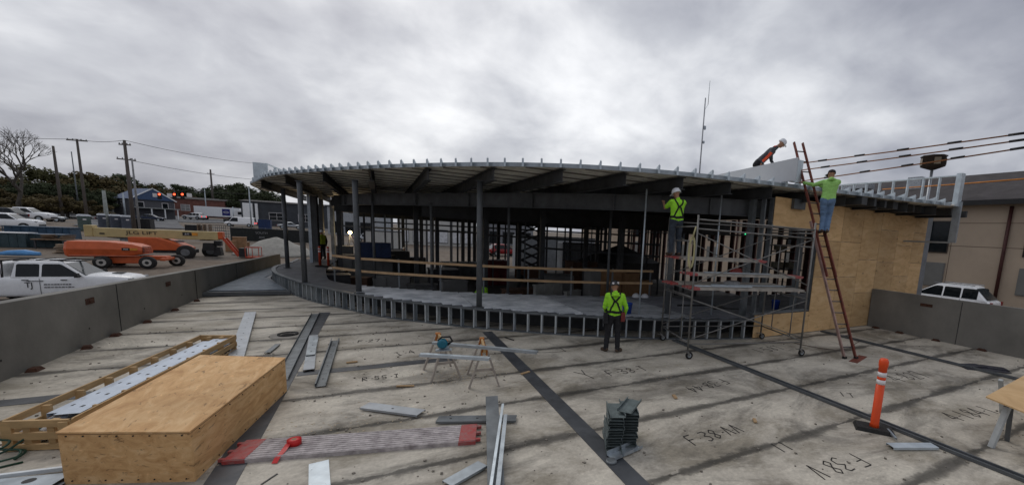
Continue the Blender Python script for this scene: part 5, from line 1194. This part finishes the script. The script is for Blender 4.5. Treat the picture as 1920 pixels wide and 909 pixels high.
# ---- houses and commercial buildings
def gable(name,label,p,rz,L_,D_,H_,RH,wm_,rm_,wins=(),door=None,over=.4,cat='house',winm=None):
    t=thing(name,label,cat,p,rz); MB().box((0,0,H_/2-.5),(L_,D_,H_+1)).build('wall',wm_,t)
    MB().prism([(-D_/2-over,0),(D_/2+over,0),(0,RH)],-L_/2-over,L_/2+over,Matrix.Translation((0,0,H_))@Matrix(((0,0,1,0),(1,0,0,0),(0,1,0,0),(0,0,0,1)))).build('roof',rm_,t)
    for x,z,w_,h_ in wins:
        f=MB().box((x,-D_/2-.03,z),(w_+.16,.08,h_+.16)).build('window',whr,t); MB().box((x,-D_/2-.08,z),(w_,.02,h_)).build('pane',winm or glass(),f)
        MB().box((x,-D_/2-.1,z),(.05,.02,h_)).box((x,-D_/2-.1,z),(w_,.02,.05)).build('sash',whr,f)
    if door: f=MB().box((door,-D_/2-.05,1.05),(1,.06,2.1)).build('door',trimb,t)
    return t
br=mat('dark red brick',(.17,.075,.06),.9,0,.25,1.2,.2); 
t=gable('brick_building','long low dark brick shop building behind the traffic lights',G(366,140)+Vector((0,4,0)),rad(-2),17,8,6.0,.7,br,mat('dark flat roof',(.05,.045,.045),.9),[(-5.6,3.0,2.2,2.0),(-1.8,3.0,2.2,2.0)],cat='building',winm=mat('grey window pane',(.25,.25,.25),.4))  # window panes in one plain grey
gh=mat('blue grey siding',(.10,.12,.15),.8,0,.1,1,.05); t=gable('blue_roof_house','grey two-storey house with a blue metal roof behind the tallest pole',G(276,104),rad(-50),8,8,4.6,2.8,mat('grey siding',(.085,.085,.095),.8),mat('blue metal roof',(.045,.08,.16),.5),[(-2.4,3.4,1.1,1.4),(.2,3.4,1.1,1.4)])
for y in (-2.2,2.2):
    f=MB().box((4.04,y,3.3),(.08,1.2,1.5)).build('window',whr,t); MB().box((4.1,y,3.3),(.03,1.0,1.3)).build('pane',glass(),f)
for y in (-3.6,-1.2,1.2,3.6): MB().box((6.2,y,1.25),(.2,.2,2.5)).build('porch_post',wp,t)
MB().box((5.2,0,2.6),(2.4,8,.2)).build('porch_roof',mat('pale siding',(.3,.31,.3)),t)
for sg in (-1,1): MB().bar((4.5,sg*4.3,4.5),(4.5,0,7.45),.1,.22).build('bargeboard',wp,t)
gable('white_house','small pale house behind the trees at the left of the blue-roofed one',G(228,118),rad(25),7,8,4.5,2.4,mat('pale siding',(.3,.31,.3),.8),mat('grey shingles',(.10,.10,.10),.9),[(-2,2,1,1.4),(2,2,1,1.4)])
dgb=mat('dark grey cladding',(.045,.05,.058),.7,0,.2,.8,.05)
t=gable('grey_building','dark grey metal building seen under the left tip of the pavilion roof',G(548,105)+Vector((0,6,0)),rad(-2),20,10,6,.5,dgb,mat('dark flat roof',(.05,.045,.045),.9),[(-3,2.5,3,1.8),(3,2.5,3,1.8)],cat='building'); MB().box((-8.6,-5.3,3.2),(1.9,.5,4.6)).box((-6.9,-5.3,3.2),(.5,.5,4.6)).build('white_column',wp,t)
crate(498,82,(1.9,1.5,2.2),dkb,'dark blue container box standing on the grass strip before the grey building','storage box','storage box')
# trailer + tractor
p=G(413,120); t=thing('semi_trailer','white box semi trailer with a square blue logo on its side','semi trailer',p,rad(-4)); t.scale=(.78,.9,.95)
MB().box((0,0,2.6),(13,2.6,2.9)).build('box_body',wp,t,.04); MB().box((-6.52,0,2.6),(.06,2.5,2.8)).build('rear_door',trimb,t); MB().box((2.6,-1.32,2.6),(2.3,.03,2.0)).build('logo_panel',mat('navy logo',(.015,.02,.16),.5),t)
MB().tube([(2.6+.7*math.cos(a),-1.35,2.6+.28*math.sin(a)) for a in [k*.3142 for k in range(21)]],.05,5).bar((1.7,-1.35,2.6),(3.5,-1.35,2.6),.04,.06).build('logo_mark',whr,t)
MB().box((0,0,1.05),(12.6,1.1,.2)).build('chassis',trimb,t)
for x in (-5.2,-4.0,3.6):
    for y in (-1.1,1.1): MB().wheel((x,y,.5),.5,.3).build('wheel',rub(),t)
p=G(468,108); t=thing('semi_tractor','white semi tractor without trailer on the road beside the dark blue box','semi tractor',p,rad(-8))
MB().box((-1.6,0,2.2),(2.2,2.3,2.5),tx=.9).build('cab',wp,t,.08); MB().box((.7,0,1.6),(2.4,1.9,1.1),tx=.9,ty=.9).build('hood',wp,t,.1); MB().box((-.5,0,2.75),(.1,1.9,.9)).build('windshield',glass(),t); MB().box((-1.3,-1.17,2.7),(1.0,.03,.7)).build('side_window',glass(),t); MB().tube([(-2.8,-1.0,1.0),(-2.8,-1.0,4.3)],.1,8).build('exhaust',galvl(),t); MB().box((-3.6,0,.95),(3.2,1.0,.25)).build('chassis',trimb,t)
for x in (1.1,-3.2,-4.4):
    for y in (-1.0,1.0): MB().wheel((x,y,.52),.52,.35).build('wheel',rub(),t)
# storefronts behind the pavilion
lw_=mat('off white stucco',(.45,.45,.43),.8,0,.1,.6,.05)
def shop(u0,u1,dep,H_,m,label,nwin=4,sign=None,dep1=None,fill=None):
    a=G(u0,dep); c=G(u1,dep1 or dep); L_=(c-a).length; t=thing('storefront',label,'storefront',(a.x,a.y,min(a.z,c.z)),math.atan2(c.y-a.y,c.x-a.x))
    MB().box((L_/2,4,H_/2-.3),(L_,8,H_+.6)).build('wall',m,t); MB().box((L_/2,3.9,H_+.12),(L_+.3,8.4,.24)).build('parapet_cap',dgb,t)
    for k in range(nwin):
        x=L_*(k+.5)/nwin; f=MB().box((x,-.04,1.6),(L_/nwin*.7,.08,2.4)).build('window',steeld(),t); MB().box((x,-.09,1.6),(L_/nwin*.64,.02,2.2)).build('pane',fill or glass(),f)
    if sign: b=MB().box((L_*.5,-.08,H_-.7),(L_*.5,.1,.7)).build('sign_board',whr,t)
    return t
shop(745,890,70,6.0,lw_,'white storefront seen through the middle of the pavilion, left of the tall column',6,True,74,mat('bright shop window',(.55,.56,.58),.5))
shop(615,700,85,5.8,mat('pale grey wall',(.34,.36,.38),.8),'pale grey storefront seen between the left pavilion columns',3,None,85)
shop(905,1000,80,6.2,mat('mid grey wall',(.2,.21,.23),.8),'grey storefront behind the red SUV seen through the pavilion',3,None,84); shop(1100,1280,85,6.6,mat('tan stucco wall',(.30,.27,.20),.85,0,.1,.5,.05),'tan building seen through the right part of the pavilion',5,None,80)
def container(u,dep,label,L_=6,H_=2.6,m=None,rz=0,z=None):
    p=G(u,dep) if z is None else YX(u,dep,z); t=thing('shipping_container',label,'container',p,rad(rz)); MB().box((0,0,H_/2),(L_,2.4,H_)).build('shell',m,t); b=MB()
    for k in range(int(L_/.28)): b.box((-L_/2+.2+k*.28,-1.22,H_/2),(.12,.06,H_-.3))
    b.build('corrugation',m,t); MB().box((0,-1.2,H_),(L_,.12,.14)).box((0,-1.2,.07),(L_,.12,.14)).build('frame_rail',steeld(),t); return t
gc=mat('grey corrugated steel',(.24,.26,.28),.5,.2,.15,2,.05)
container(1040,46,'grey corrugated container wall seen through the pavilion right of centre',9,3.6,gc,-8); container(1085,38,'second grey corrugated container nearer, left of the tan wall opening',3.6,3.3,gc,-8); container(720,60,'white container seen through the pavilion above the work light',5,2.6,lw_)
t=thing('grass_strip','grass','grass',(0,0,0)); bpy.data.objects.remove(t)
# ---- beige building on the right
bg_=mat('tan precast panels',(.43,.345,.26),.85,0,.10,.35,.05); wr=mat('dark maroon trim',(.06,.018,.015),.6)
t=thing('tan_building','long tan two-storey building with a dark shingle roof on the right','building',(38,0,-1.0))
MB().box((6,30,3.8),(12,100,7.64)).build('wall',bg_,t)
rfm=mat('charcoal shingles',(.055,.048,.048),.9,0,.25,.8,.3)
MB().hexa([(-.8,-22,7.5),(14,-22,7.5),(14,80,7.5),(-.8,80,7.5),(7.5,-14,10.75),(8.2,-14,10.75),(8.2,72,10.75),(7.5,72,10.75)]).build('roof',rfm,t); MB().box((-.82,29,7.55),(.1,102,.34)).build('fascia',trimb,t)
def bwin(y,z,w_,h_,blank=False):
    f=MB().box((-.03,y,z),(.10,w_+.14,h_+.14)).build('window',bpy.data.materials['grey stucco panel'] if blank else bpy.data.materials['dark bronze frame'],t); MB().box((-.085,y,z),(.02,w_,h_)).build('pane',bpy.data.materials['grey stucco panel'] if blank else glass(),f)
mat('grey stucco panel',(.17,.17,.16),.8,0,.08,1,.05); mat('dark bronze frame',(.035,.025,.02),.5)
for k in range(9):
    y=15.5+(k-1)*6.1; bwin(y,5.1,1.75,2.3); bwin(y,2.2,1.75,1.7,True)
for y in (11.3,23.5,35.7): MB().tube([(-.14,y,0),(-.14,y,7.3)],.11,8).build('downspout',wr,t)
b=MB()
for z in (4.45,6.15): b.box((-.004,29,z),(.012,98,.035))
for k in range(14): b.box((-.004,-10+k*6.1,3.8),(.012,.03,7.5))
b.build('panel_joint',mat('dark panel joint',(.10,.07,.05),.9),t)  # dark joint lines between the precast panels
MB().box((4.6,8.6,9.6),(2.6,3.0,1.3),tx=.8,ty=.9).build('roof_unit',mat('pale roof unit',(.36,.36,.36),.7),t); MB().box((4.5,19.5,9.7),(.6,1.1,1.6)).build('vent',silver,t)
for y in (24,29): MB().box((3.5,y,9.9),(1.6,2.2,.5)).build('roof_unit',silver,t)
# lantern box on pole
p=Q(1750,303,31); gz=7.0; t=thing('pole_lantern','dark boxed lantern on a pale pole rising above the tan building roof edge','lantern',(p.x,p.y,zg(p.x,p.y)),rad(20)); zt_=p.z-zg(p.x,p.y)
MB().tube([(0,0,0),(0,0,zt_-.3)],.10,10).build('pole',silver,t); MB().lathe([(.2,-.62),(.78,-.40),(.78,.28),(.85,.32),(.85,.40),(.1,.52)],(0,0,zt_),8).build('lantern_box',mat('dark bronze box',(.05,.035,.025),.6),t)
for k in range(4): MB().box((.77*math.cos(k*1.5708+.39),.77*math.sin(k*1.5708+.39),zt_-.05),(.03,.42,.5),k*1.5708+.39).build('glass_panel',mat('amber panel',(.22,.17,.11),.4),t)
# orange-sleeved cables
oc=mat('orange brown cable',(.20,.075,.02),.6,0,.2,1,0)
def cable(u0,v0,d0,u1,v1,d1,label,m=oc,marks=True,r=.028):
    a=Q(u0,v0,d0); c=Q(u1,v1,d1); t=thing('overhead_cable',label,'cable',a,0,'cables rising to the upper right'); MB().tube([(0,0,0),(c-a)*.5-Vector((0,0,.03)),c-a],r,7).build('wire',m,t)
    if marks:
        n_=int((c-a).length/1.6)
        for k in range(1,n_): q=(c-a)*(k/n_); d=(c-a).normalized(); MB().tube([q-d*.22,q+d*.22],r*1.7,7).build('clamp',blk(),t)
cable(1482,309,22,2050,232,13,'top one of the dark orange cables crossing the sky at the right'); cable(1488,321,22,2050,244,13,'second dark orange cable from the top at the right'); cable(1495,341,22,2050,257,13,'third dark orange cable passing in front of the lantern'); cable(1655,355,26,2050,325,15,'lowest bright orange cable crossing in front of the shingle roof',mat('bright orange cable',(.55,.2,.03),.6),False,.035)
# mast
p=G(1303,75); q0=Q(1313,195,75); Hm=q0.z-p.z; t=thing('radio_mast','thin tall lattice radio mast with whip antennas behind the pavilion roof','radio mast',p); MB().tube([(0,0,0),(0,0,Hm)],[.16,.10],6).build('mast_tube',mat('pale mast steel',(.3,.31,.33),.6),t)
MB().tube([(.7,0,Hm-1),(.7,0,Hm+3.0)],.05,5).build('whip',galv(),t); MB().bar((0,0,Hm-2),(.7,0,Hm-1),.06,.06).box((.3,0,Hm-5),(.5,.3,.6)).box((.3,0,Hm-7.5),(.4,.3,.4)).build('antenna_arm',galv(),t)
# ================================================================= TREES
def leafmat(n,c): return mat(n,c,.85,0,.45,.35,0,spec=.15)
def tree_proto(name,mcol,seed,H_=9,Rw=4.5,nl=7500,ls=.48):
    r=random.Random(seed); root=bpy.data.objects.new(name,None); col.objects.link(root)
    b=MB().tube([(0,0,-.5),(.1,0,H_*.3),(0,.1,H_*.62)],[.28,.2,.1],7)
    for k in range(7):
        a=r.uniform(0,6.28); z=H_*r.uniform(.25,.5); b.tube([(0,0,z),(math.cos(a)*Rw*.4,math.sin(a)*Rw*.4,z+H_*.2),(math.cos(a)*Rw*.7,math.sin(a)*Rw*.7,z+H_*.3)],[.11,.07,.03],5)
    b.build('trunk',pw_,root)
    b=MB(); cl_=[]
    for k in range(26):
        a=r.uniform(0,6.28); rr=Rw*math.sqrt(r.random())*.85; z=H_*(.28+.72*r.random()*(1-(rr/Rw)**2*.5)); cl_.append((Vector((rr*math.cos(a),rr*math.sin(a),z)),r.uniform(.7,1.5)*Rw/4.5))
    for i in range(nl):
        c,s_=r.choice(cl_); d=Vector((r.gauss(0,1),r.gauss(0,1),r.gauss(0,.8))).normalized()*s_*(r.random()**.4); p=c+d
        n_=(d.normalized()+Vector((r.gauss(0,.5),r.gauss(0,.5),r.gauss(0,.5)))).normalized(); x=n_.orthogonal().normalized(); y=n_.cross(x); l=ls*r.uniform(.5,1.25)
        a=r.random()*6; x2=x*math.cos(a)+y*math.sin(a); y2=n_.cross(x2)
        b.f(b.pts([p-x2*l*.5,p-y2*l*.3,p+x2*l*.5,p+y2*l*.3]))
    b.build('crown',mcol,root); return root
olive=leafmat('olive foliage',(.10,.098,.045)); brown=leafmat('brown autumn foliage',(.10,.078,.036)); dgreen=leafmat('dark green foliage',(.055,.068,.036)); 
PT={'olive green':tree_proto('leafy_tree',olive,1),'rusty brown':tree_proto('leafy_tree',brown,2,7.5,4.8),'dark green':tree_proto('leafy_tree',dgreen,3,10,4.6)}
used=set()
def tree(u,vt,dep,kind,where,wsc=1.0):
    p=G(u,dep); q=Q(u,vt-(9 if u<300 else 4),dep); h=q.z-p.z; pr=PT[kind]; H0={'olive green':9.6,'rusty brown':8.1,'dark green':10.6}[kind]
    lab='%s tree %s'%(kind,where)
    k=h/H0
    if kind not in used: t=pr; used.add(kind)
    else: t=dup(pr)
    t.location=p; t.rotation_euler=(0,0,R.uniform(0,6)); t.scale=(k*wsc,k*wsc,k); tag(t,lab,'tree','trees beyond the yard')
for a in ((5,338,95,'rusty brown','at the left picture edge below the bare tree',1.3),(40,345,100,'olive green','left of the dark pole, under the bare branches',1.4),(85,322,105,'olive green','with the tallest crown behind the dark leafless pole',1.4),(125,330,104,'olive green','between the dark pole and the crossarm pole',1.3),(160,334,108,'rusty brown','directly behind the crossarm pole',1.3),(192,337,112,'rusty brown','just right of the crossarm pole',1.3),(215,345,118,'dark green','behind the short pale pole',1.2),
 (40,372,84,'rusty brown','low and bushy, just above the far white pickup',1.9),(85,374,84,'rusty brown','low and bushy, second from the left above the cars',1.9),(130,376,82,'rusty brown','low and bushy, behind the green toilet',1.9),(172,385,84,'rusty brown','low and bushy, behind the left grey toilet',1.6),(235,333,130,'dark green','with a round crown left of the blue-roofed house',1.3),(205,352,112,'dark green','filling the gap right of the crossarm pole',1.3),(20,352,95,'dark green','dark and low at the left edge',1.5),(66,350,96,'dark green','dark, under the spreading bare tree',1.5),(108,350,98,'dark green','dark, left of the crossarm pole base',1.5),(148,352,98,'dark green','dark, right under the crossarm pole',1.4),(185,360,98,'dark green','dark, above the left toilets',1.4),
 (303,352,150,'rusty brown','behind the right end of the blue-roofed house',1.2),(322,346,160,'dark green','behind the middle traffic light',1.2),(350,351,165,'dark green','behind the right traffic light',1.2),(378,353,165,'dark green','above the rear end of the white trailer',1.3),(405,356,168,'dark green','under the far small utility pole',1.3),(430,348,165,'dark green','above the front of the white trailer',1.3),(458,346,160,'dark green','behind the semi tractor',1.3),(482,352,150,'dark green','right under the left tip of the pavilion roof',1.3),(505,360,150,'dark green','behind the dark grey building',1.3),
 (360,372,150,'rusty brown','low between the brick building and the trailer',1.5),(395,374,150,'dark green','low behind the white trailer',1.5),(440,372,148,'dark green','low behind the front of the trailer',1.5),(640,392,115,'dark green','seen through the pavilion at its left part',1.5),(1150,395,95,'dark green','seen through the pavilion in front of the tan wall',1.2),(1190,398,98,'dark green','second one seen through the pavilion before the tan wall',1.2)): tree(*a)
# bare tree
def bare(u,dep,H_,label):
    p=G(u,dep); t=thing('bare_tree',label,'tree',p); r=random.Random(5); b=MB(); cnt=[0]
    def br_(a,d,l,rad_,lev):
        cnt[0]+=1; mid=a+d*l*.5+Vector((r.gauss(0,.06),r.gauss(0,.06),0))*l; e=a+d*l
        b.tube([a,mid,e],[rad_,rad_*.85,rad_*.68],5 if lev<3 else 4,cap=False)
        if lev>=7: return
        for k in range(3 if lev<2 else (3 if r.random()<.5 else 2)):
            ax=Vector((r.gauss(0,1),r.gauss(0,1),r.gauss(0,.6))).normalized(); nd=(d+ax*(.62 if lev<2 else .55)+Vector((0,0,.06))).normalized(); br_(e,nd,l*r.uniform(.68,.86),rad_*.62,lev+1)
    br_(Vector((0,0,0)),Vector((.02,0,1)),H_*.26,.42,0); b.build('branches',mat('bare bark',(.075,.065,.055),.9,0,.3,2,.2),t)
bare(48,78,17.5,'large leafless tree with spreading branches at the upper left')
bare(-30,82,14,'second leafless tree partly cut off by the left picture edge')
# ================================================================= INSIDE THE PAVILION
FZ=-.5
lamp=thing('work_light','glowing round work light on a tripod deep inside the pavilion','work light',YX(656,27,.6)); hz_=Q(656,436,27).z-.6
MB().sphere((0,0,hz_),.11,3).build('lamp_bulb',mat('lit work light',(1,.8,.5),.3,0,0,1,0,emit=(1,.78,.42),es=14),lamp)
b=MB(); [b.tube([(0,0,hz_-.1),(.45*math.cos(a),.45*math.sin(a),0)],.02,6) for a in (.3,2.4,4.5)]; b.build('tripod',steeld(),lamp)
ld=bpy.data.lights.new('work light bulb','POINT'); ld.energy=60; ld.color=(1,.75,.45); ld.shadow_soft_size=.12; lo=bpy.data.objects.new('work_light_bulb',ld); col.objects.link(lo); lo.parent=lamp; lo.location=(0,-.2,hz_)
for u,l in ((597,'left orange post with white bands standing inside the pavilion'),(613,'right orange post with white bands near the guard rail end')):
    p=YX(u,20.5,.6); t=thing('delineator_post',l,'traffic post',p,0,'orange posts inside the pavilion'); MB().box((0,0,.03),(.4,.4,.05)).build('rubber_base',rub(),t); MB().lathe([(.06,.05),(.055,1.0),(.03,1.03)],(0,0,0),12).build('post',mat('dull orange plastic',(.45,.05,.015),.5),t); MB().lathe([(.0575,.72),(.0575,.8)],(0,0,0),12).build('reflective_band',whr,t); MB().lathe([(.0575,.86),(.0575,.92)],(0,0,0),12).build('reflective_band',whr,t)
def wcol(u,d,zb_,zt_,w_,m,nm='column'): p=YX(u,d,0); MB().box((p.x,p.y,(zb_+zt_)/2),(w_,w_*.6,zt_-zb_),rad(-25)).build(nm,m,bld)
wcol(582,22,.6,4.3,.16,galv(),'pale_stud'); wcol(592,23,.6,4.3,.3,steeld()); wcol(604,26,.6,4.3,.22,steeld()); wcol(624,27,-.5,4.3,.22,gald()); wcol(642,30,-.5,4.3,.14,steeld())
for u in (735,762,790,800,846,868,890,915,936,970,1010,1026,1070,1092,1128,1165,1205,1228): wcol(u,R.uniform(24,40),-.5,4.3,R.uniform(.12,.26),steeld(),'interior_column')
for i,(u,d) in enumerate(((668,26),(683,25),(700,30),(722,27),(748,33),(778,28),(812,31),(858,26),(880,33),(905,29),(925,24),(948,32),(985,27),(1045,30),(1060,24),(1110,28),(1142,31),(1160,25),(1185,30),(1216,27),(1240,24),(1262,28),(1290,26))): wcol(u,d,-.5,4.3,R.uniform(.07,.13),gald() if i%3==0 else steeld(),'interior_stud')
for i,(u0,d0,u1,d1,z) in enumerate(((640,30,900,28,2.6),(900,28,1240,24,2.5),(700,34,1200,33,3.0),(1000,26,1240,22,1.9))):
    a=YX(u0,d0,z); c=YX(u1,d1,z); MB().bar(a,c,.06,.12).build('interior_track',steeld(),bld)
# header band at the far side
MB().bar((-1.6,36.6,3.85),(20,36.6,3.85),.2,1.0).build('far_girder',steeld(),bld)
ik=mat('grey gypsum stack',(.16,.16,.155),.8,0,.15,2,.05); wd2=mat('tan cardboard',(.24,.135,.065),.85,0,.15,3,.05); dks=mat('dark machine paint',(.03,.03,.034),.6); mrn=mat('maroon paint',(.10,.008,.01),.5)
I=[(690,24,(2.6,1.2,1.5),ik,'grey stack of board panels on the lower slab left of the tall column',-8),(703,23,(1.5,.9,.8),dkb,'dark blue wrapped bundle on top of the grey panel stack',0),(645,25,(.9,.7,1.9),ik,'pale grey cabinet standing behind the left guard rail',0),(740,26,(1.4,1.2,1.7),mat('grey wrapped material',(.09,.09,.088),.6,0,.3,4,.4),'plastic wrapped material bundle behind the guard rail',10),
(926,25,(1.6,1.0,1.5),mrn,'maroon tool chest right of the tall column',0),(870,27,(2.6,1.2,1.1),mat('grey sheet goods',(.13,.14,.14),.7),'low grey sheet stack left of the tall column',5),(830,24,(1.6,1.4,.9),dks,'low dark machine behind the middle of the guard rail',0),(770,29,(1.8,1.0,1.1),dks,'low dark cart in the middle of the lower slab',0),
(1045,20,(1.6,1.2,1.3),ik,'grey board stack behind the right part of the guard rail',-15),(1090,25,(1.6,1.6,1.7),mat('rust brown pallet load',(.10,.055,.035),.85,0,.3,3,.1),'rust brown pallet load behind the guard rail',0),(1122,17.4,(.9,.7,1.95),ik,'pale cabinet just left of the cardboard boxes',0),(1145,17.6,(1.0,.8,1.85),wd2,'large tan cardboard box left of the black post',-4),(1183,17.8,(.8,.7,1.8),wd2,'tan cardboard box right of the black post',5),(1213,18.2,(.55,.5,1.45),wd2,'small tan cardboard box near the scaffold',0),
(1205,15.6,(.9,.5,1.0),dks,'black bin holding white bags under the guard rail right end',0)]
for u,d,sz,m,l,rz in I:
    z=FZ if 'on top' not in l else FZ+1.5
    crate(u,d,sz,m,l,'material_stack' if 'stack' in l or 'bundle' in l or 'load' in l else 'storage_box','material',rz,z=z)
for u,l in ((1200,'left white bag on the black bin'),(1217,'right white bag on the black bin')): p=YX(u,15.3,.45); t=thing('plastic_bag',l,'bag',p,0,'white bags on the black bin'); MB().sphere((0,0,.16),.17,2,(1,.8,1)).build('bag_body',mat('white plastic bag',(.65,.66,.68),.5,0,.1,8,.6),t)
for i,(u,d,sz,m,l) in enumerate(((670,19.5,(1.0,.6,.75),mat('rust brown pallet load',(.10,.055,.035)),'rust brown crate low behind the left guard rail'),(735,19.2,(1.5,.7,.9),ik,'grey cabinet low behind the guard rail, left part'),(790,18.6,(1.3,.6,.7),mat('grey wrapped material',(.09,.09,.088)),'dull wrapped bundle low behind the guard rail'),(850,18.2,(1.1,.8,1.0),ik,'grey box low behind the guard rail beside the tall column'),(975,18,(1.4,.7,.8),mat('rust brown pallet load',(.10,.055,.035)),'rust brown crate low behind the rail right of the tall column'),(1030,17.5,(1.5,.2,1.15),mat('pale plasterboard',(.30,.30,.28),.8),'pale board leaning low behind the guard rail'),(1078,17.2,(1.0,.2,.95),mat('pale plasterboard',(.30,.30,.28),.8),'second pale board low behind the guard rail'))): crate(u,d,sz,m,l,'storage_box','material',8*i-20,z=FZ)
crate(621,18.6,(1.3,.9,.95),dks,'low dark block added to hide bright floor under the left end of the guard rail','storage_box','material',10,z=FZ); crate(612,20.5,(1.6,.8,.9),dks,'dark block added behind the one under the left end of the guard rail','storage_box','material',-10,z=FZ)  # dark blocks added to cover the brightly lit edge of the interior floor
# black canopy
p=YX(1165,30,FZ); t=thing('canopy_tent','black peaked canopy tent inside the right part of the pavilion','tent',p,rad(10)); MB().hexa([(-2.6,-1.8,1.5),(2.6,-1.8,1.5),(2.6,1.8,1.5),(-2.6,1.8,1.5),(-.1,-.1,2.75),(.1,-.1,2.75),(.1,.1,2.75),(-.1,.1,2.75)]).build('canopy',trimb,t); MB().box((0,0,.9),(5,3.4,1.2)).build('side_cloth',trimb,t)
for x in (-2.4,2.4):
    for y in (-1.7,1.7): MB().box((x,y,.75),(.06,.06,1.5)).build('leg',gald(),t)
# scissor lift
p=YX(998,28,FZ); t=thing('scissor_lift','raised scissor lift seen through the pavilion right of centre','scissor lift',p,rad(-20)); MB().box((0,0,.5),(2.2,1.0,.6)).build('chassis',mat('brown orange machine',(.16,.07,.03),.6),t)
for k in range(5):
    for y in (-.35,.35): MB().bar((-.7,y,.8+k*.62),(.7,y,1.42+k*.62),.05,.1).bar((.7,y,.8+k*.62),(-.7,y,1.42+k*.62),.05,.1).build('scissor_arm',dks,t)
MB().box((0,0,3.95),(2.1,1.0,.1)).build('platform',dks,t)
for x in (-.7,.7):
    for y in (-.5,.5): MB().wheel((x,y,.22),.22,.14).build('wheel',rub(),t)
# hoarding behind scaffold: studs of the far side wall
for k in range(22):
    MB().box((20.3,14.0+k*.92,1.7),(.12,.3,5.2)).build('side_wall_stud',mat('maroon painted stud',(.07,.03,.025),.8),bld)
MB().box((20.3,24,3.35),(.14,21,.1)).build('side_wall_rail',gald(),bld)
# shelving in the plywood opening
p=YX(1478,18.5,.585); t=thing('steel_rack','dark metal rack seen through the plywood opening','rack',p,rad(-25)); b=MB()
for x in (-.7,0,.7): b.box((x,0,1.3),(.06,.06,2.6))
for z in (.4,1.2,2.0,2.6): b.box((0,0,z),(1.5,.5,.05))
b.build('frame',steeld(),t)
for i,(x,z,l) in enumerate(((-.35,1.25,'left pale box on the middle rack shelf'),(.35,1.25,'right pale box on the middle rack shelf'),(-.3,2.05,'pale box on the upper rack shelf'))):
    t2=thing('carton',l,'carton',(p.x+x*.9,p.y-x*.42,p.z+z-.01),rad(-25),'boxes on the rack'); MB().box((0,0,.15),(.42,.35,.28)).build('box_body',mat('pale carton',(.3,.28,.22),.8),t2)
# small debris pieces in the yard
for i,(u,v) in enumerate(((1120/8,468),(352,490),(505,478),(525,476),(118,498),(40,492))):
    p=W(u,v,-1.6 if u<600 else 0); 
for i,(u,d,m,l) in enumerate(((300,21,wp,'white board lying in the dirt behind the parapet'),(335,22,wp,'short white board lying in the dirt nearer the pavilion'),(357,27,blb,'small blue bag in the dirt behind the parapet'))):
    p=G(u,d); t=thing('yard_litter',l,'litter',p,rad(-5)); MB().box((0,0,.06),(1.0 if i<2 else .5,.3,.1 if i<2 else .4),tx=.8).build('piece',m,t)
